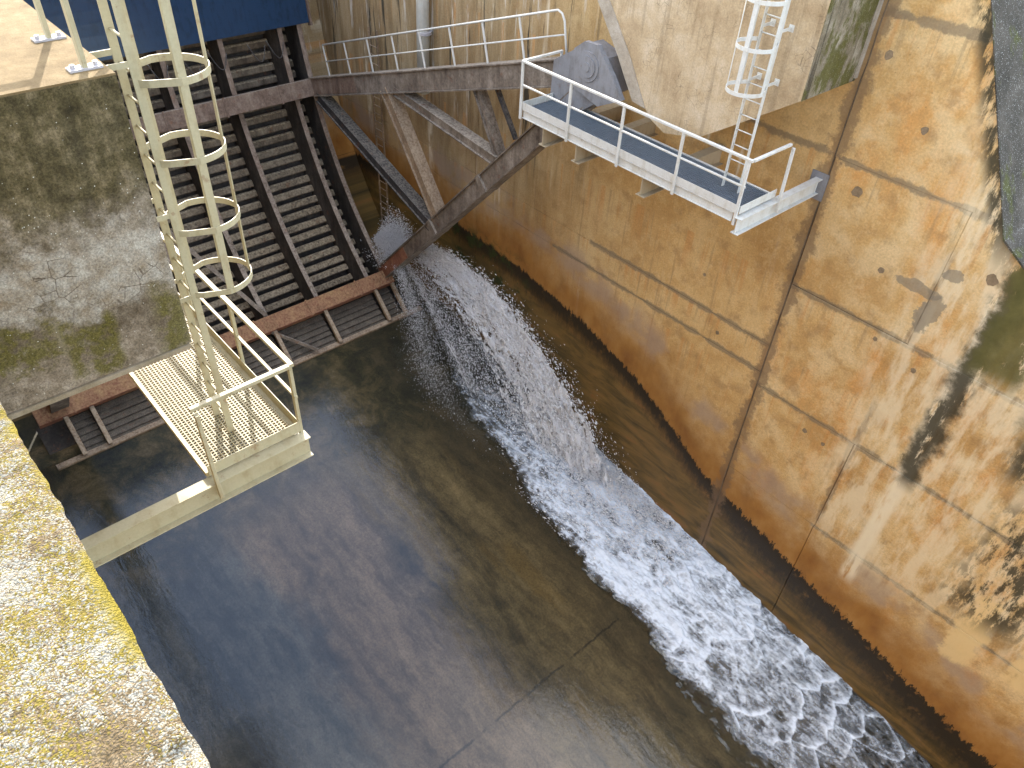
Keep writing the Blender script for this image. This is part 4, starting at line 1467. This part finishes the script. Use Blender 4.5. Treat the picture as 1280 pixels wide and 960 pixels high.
def jet():
    r = np.random.default_rng(3)
    O = np.array([-22.25, 14.25, -15.75])

    def traj(s, t, jit):
        """fan parameter s: 0 = upper edge along the wall, 1 = low inner edge"""
        vx = 8.2 + 0.7 * s + jit[:, 0]
        vz = 5.05 - 6.0 * s ** 0.85 + jit[:, 1]
        vy = 0.22 - 1.75 * s ** 0.8 + jit[:, 2]
        P = np.stack([O[0] + vx * t, O[1] + vy * t, O[2] + vz * t - 4.905 * t * t], 1)
        Vv = np.stack([vx, vy, vz - 9.81 * t], 1)
        return P, Vv
    # clumpy: choose parent filaments, then scatter about them
    def cloud(n, s_lo, s_hi, spread, nfil, tmax=1.75, pw=0.8, size=(0.010, 0.03), stretch=(1.2, 3.2)):
        fs = r.random(nfil) * (s_hi - s_lo) + s_lo
        fj = r.normal(0, 1, (nfil, 3)) * np.array([0.26, 0.15, 0.10])
        ft = r.random(nfil) ** pw * tmax
        i = r.integers(0, nfil, n)
        t = np.clip(ft[i] + r.normal(0, 0.016, n), 0.02, tmax)
        s = np.clip(fs[i] + r.normal(0, 0.02, n), 0, 1.05)
        jit = fj[i] + r.normal(0, 1, (n, 3)) * np.array([0.09, 0.07, 0.06]) * spread
        P, Vv = traj(s, t, jit)
        P += r.normal(0, 1, (n, 3)) * (0.012 + 0.022 * t[:, None]) * spread
        ok = (P[:, 2] > floor_z(P[:, 0]) + 0.02) & (P[:, 1] < 15.30)
        P, Vv = P[ok], Vv[ok]
        D = Vv / np.linalg.norm(Vv, axis=1)[:, None]
        D = D + r.normal(0, 0.25, D.shape)
        D /= np.linalg.norm(D, axis=1)[:, None]
        k = len(P)
        W = size[0] + (size[1] - size[0]) * r.random(k) ** 4
        L = W * (stretch[0] + (stretch[1] - stretch[0]) * r.random(k))
        return P, D, L, W
    def splash(n):
        x = np.clip(r.normal(-10.2, 2.0, n), -15.5, -6.5)
        y = 15.2 - np.abs(r.normal(0, 1.0, n)) * np.interp(x, [-15, -10, -6], [1.0, 1.35, 1.0])
        h = np.abs(r.normal(0, 0.16, n)) * np.exp(-((x + 10.5) / 3.2) ** 2)
        P = np.stack([x, np.clip(y, 11.8, 15.28), floor_z(x) + 0.07 + h], 1)
        D = np.stack([np.full(n, 1.0), r.normal(0, 0.4, n), r.normal(0, 0.4, n)], 1)
        D /= np.linalg.norm(D, axis=1)[:, None]
        W = 0.006 + 0.026 * r.random(n) ** 4
        return P, D, W * (1.2 + 2 * r.random(n)), W
    parts = [
        cloud(13000, 0.0, 0.15, 0.9, 1800, 1.66, 0.75, (0.008, 0.046), (1.0, 2.6)),
        cloud(8000, 0.10, 0.38, 0.9, 1500, 1.55, 0.8, (0.008, 0.040), (1.0, 2.6)),
        cloud(8000, 0.40, 0.80, 1.1, 1600, 1.2, 0.8, (0.006, 0.022)),
        cloud(8000, 0.78, 1.0, 1.3, 2400, 0.95, 0.9, (0.004, 0.016)),
        splash(16000),
        cloud(7000, 0.0, 0.12, 3.4, 7000, 1.6, 0.6, (0.007, 0.026)),
    ]
    P, D, L, W = [np.concatenate(a) for a in zip(*parts)]
    jet_ob = drops('water_jet', P, D, L, W, M['spray'], 'white arching water jet spraying from the gate corner along the wall', 'water jet')
    # torn sheets of white water inside the spray
    for (sa, sb, ta, tb, dj, seed, lift, cov) in ((0.0, 0.20, 0.03, 1.64, 0.11, 81, 0.08, 1.02), (0.0, 0.36, 0.03, 1.58, 0.15, 91, -0.06, 0.86), (0.18, 0.50, 0.03, 1.45, 0.12, 101, 0.0, 0.5), (0.84, 1.0, 0.03, 0.82, 0.06, 121, 0.0, 0.5)):
        ns, nt = (110, 560) if sb < 0.9 else (60, 300)
        sv, tv = np.meshgrid(np.linspace(sa, sb, ns), np.linspace(ta, tb, nt), indexing='ij')
        Ps, Vs = traj(sv.ravel(), tv.ravel(), np.zeros((ns * nt, 3)))
        sl = (sv.ravel() - sa) / (sb - sa)
        run = tv.ravel() * 9.0
        lat = sv.ravel() * 14 * (0.4 + tv.ravel())
        n1 = fbm(run * 1.3, lat * 2.0, 4, seed, 0.6) - 0.5
        n2 = fbm(run * 1.3 + 40, lat * 2.0 + 9, 4, seed + 5, 0.6) - 0.5
        n3 = fbm(run * 1.1 + 80, lat * 1.7 + 3, 4, seed + 9, 0.6) - 0.5
        amp = dj * (0.15 + 1.5 * tv.ravel())
        puff = fbm(run * 2.6, lat * 4.2, 4, seed + 23, 0.62)
        Ps = Ps + np.stack([n3 * amp * 2, n1 * amp * 2, n2 * amp * 2.2 + lift * tv.ravel() + 0.22 * (puff - 0.5) * np.clip(tv.ravel() * 2, 0, 1)], 1)
        Ps[:, 1] = np.minimum(Ps[:, 1], 15.28)
        clump = fbm(run * 3.6, lat * 6.0, 5, seed + 13, 0.68)
        fine_ = fbm(run * 13, lat * 19, 3, seed + 17, 0.7)
        fade = np.clip(sl / 0.10, 0, 1) * np.clip((1 - sl) / 0.25, 0, 1)
        young = np.clip(1.2 - tv.ravel() * 0.30, 0.6, 1.2)
        fo = np.clip((clump * 0.62 + fine_ * 0.38 - (0.62 - 0.30 * cov * young)) * 6.0, 0, 1) * fade
        fo *= np.clip((Ps[:, 2] - floor_z(Ps[:, 0])) / 0.05, 0, 1)
        o = fast_mesh('torn_sheet', Ps, grid_faces(ns, nt), M['sheet'], jet_ob, True, {'foam': fo})
        o['kind'] = 'stuff'
    # thin stray spray on the channel side, hanging over the dark floor
    n = 15000
    s = r.random(n) * 0.5 + 0.75
    t = r.random(n) ** 0.8 * 1.15
    jit = r.normal(0, 1, (n, 3)) * np.array([0.8, 0.5, 0.25])
    vx = 6.5 + jit[:, 0]
    vz = 1.0 - 1.4 * (s - 0.75) + jit[:, 1]
    vy = -1.9 - 1.6 * (s - 0.75) + jit[:, 2]
    P = np.stack([O[0] + 0.4 + vx * t, O[1] - 0.2 + vy * t, O[2] + vz * t - 4.905 * t * t], 1)
    ok = P[:, 2] > floor_z(P[:, 0]) + 0.03
    P = P[ok]
    k = len(P)
    D = np.stack([vx, vy, vz - 9.8 * t], 1)[ok]
    D /= np.linalg.norm(D, axis=1)[:, None]
    W = 0.003 + 0.006 * r.random(k) ** 2
    drops('fine_spray', P, D, W * 3.0, W, M['spray'], 'thin veil of fine spray drifting over the dark floor beside the jet', 'spray')
    # churned burst where the leak leaves the gate
    n = 26000
    a = r.random(n)
    th = r.normal(0, 0.55, n)
    v = 3.2 + 3.0 * r.random(n)
    t = r.random(n) ** 1.2 * 0.42
    P = np.stack([O[0] - 0.35 + v * 0.85 * np.cos(th) * t, O[1] - 0.15 + v * 0.30 * np.sin(th) * t + r.normal(0, 0.10, n), O[2] + (2.6 + 2.4 * np.sin(th)) * t - 4.9 * t * t + r.normal(0, 0.08, n)], 1)
    P[:, 1] = np.minimum(P[:, 1], 15.25)
    D = r.normal(0, 1, (n, 3)) + np.array([1.6, 0, 0.6])
    D /= np.linalg.norm(D, axis=1)[:, None]
    W = 0.006 + 0.010 * r.random(n)
    drops('leak_burst', P, D, W * 3, W, M['spray'], 'pale burst of water leaking out past the gate corner', 'water leak')


jet()

# pairs that mirror each other across the bay
PAIRS = {'caged_ladder': 'caged ladders at the corbels', 'inspection_walkway': 'steel walkways under the corbels', 'concrete_corbel': 'concrete corbels of the two piers',
         'pier_step': 'pier steps beside the gate', 'spillway_wall': 'side walls of the bay'}
for ob in C.objects:
    if ob.parent is None and ob.name.split('.')[0] in PAIRS:
        ob['group'] = PAIRS[ob.name.split('.')[0]]
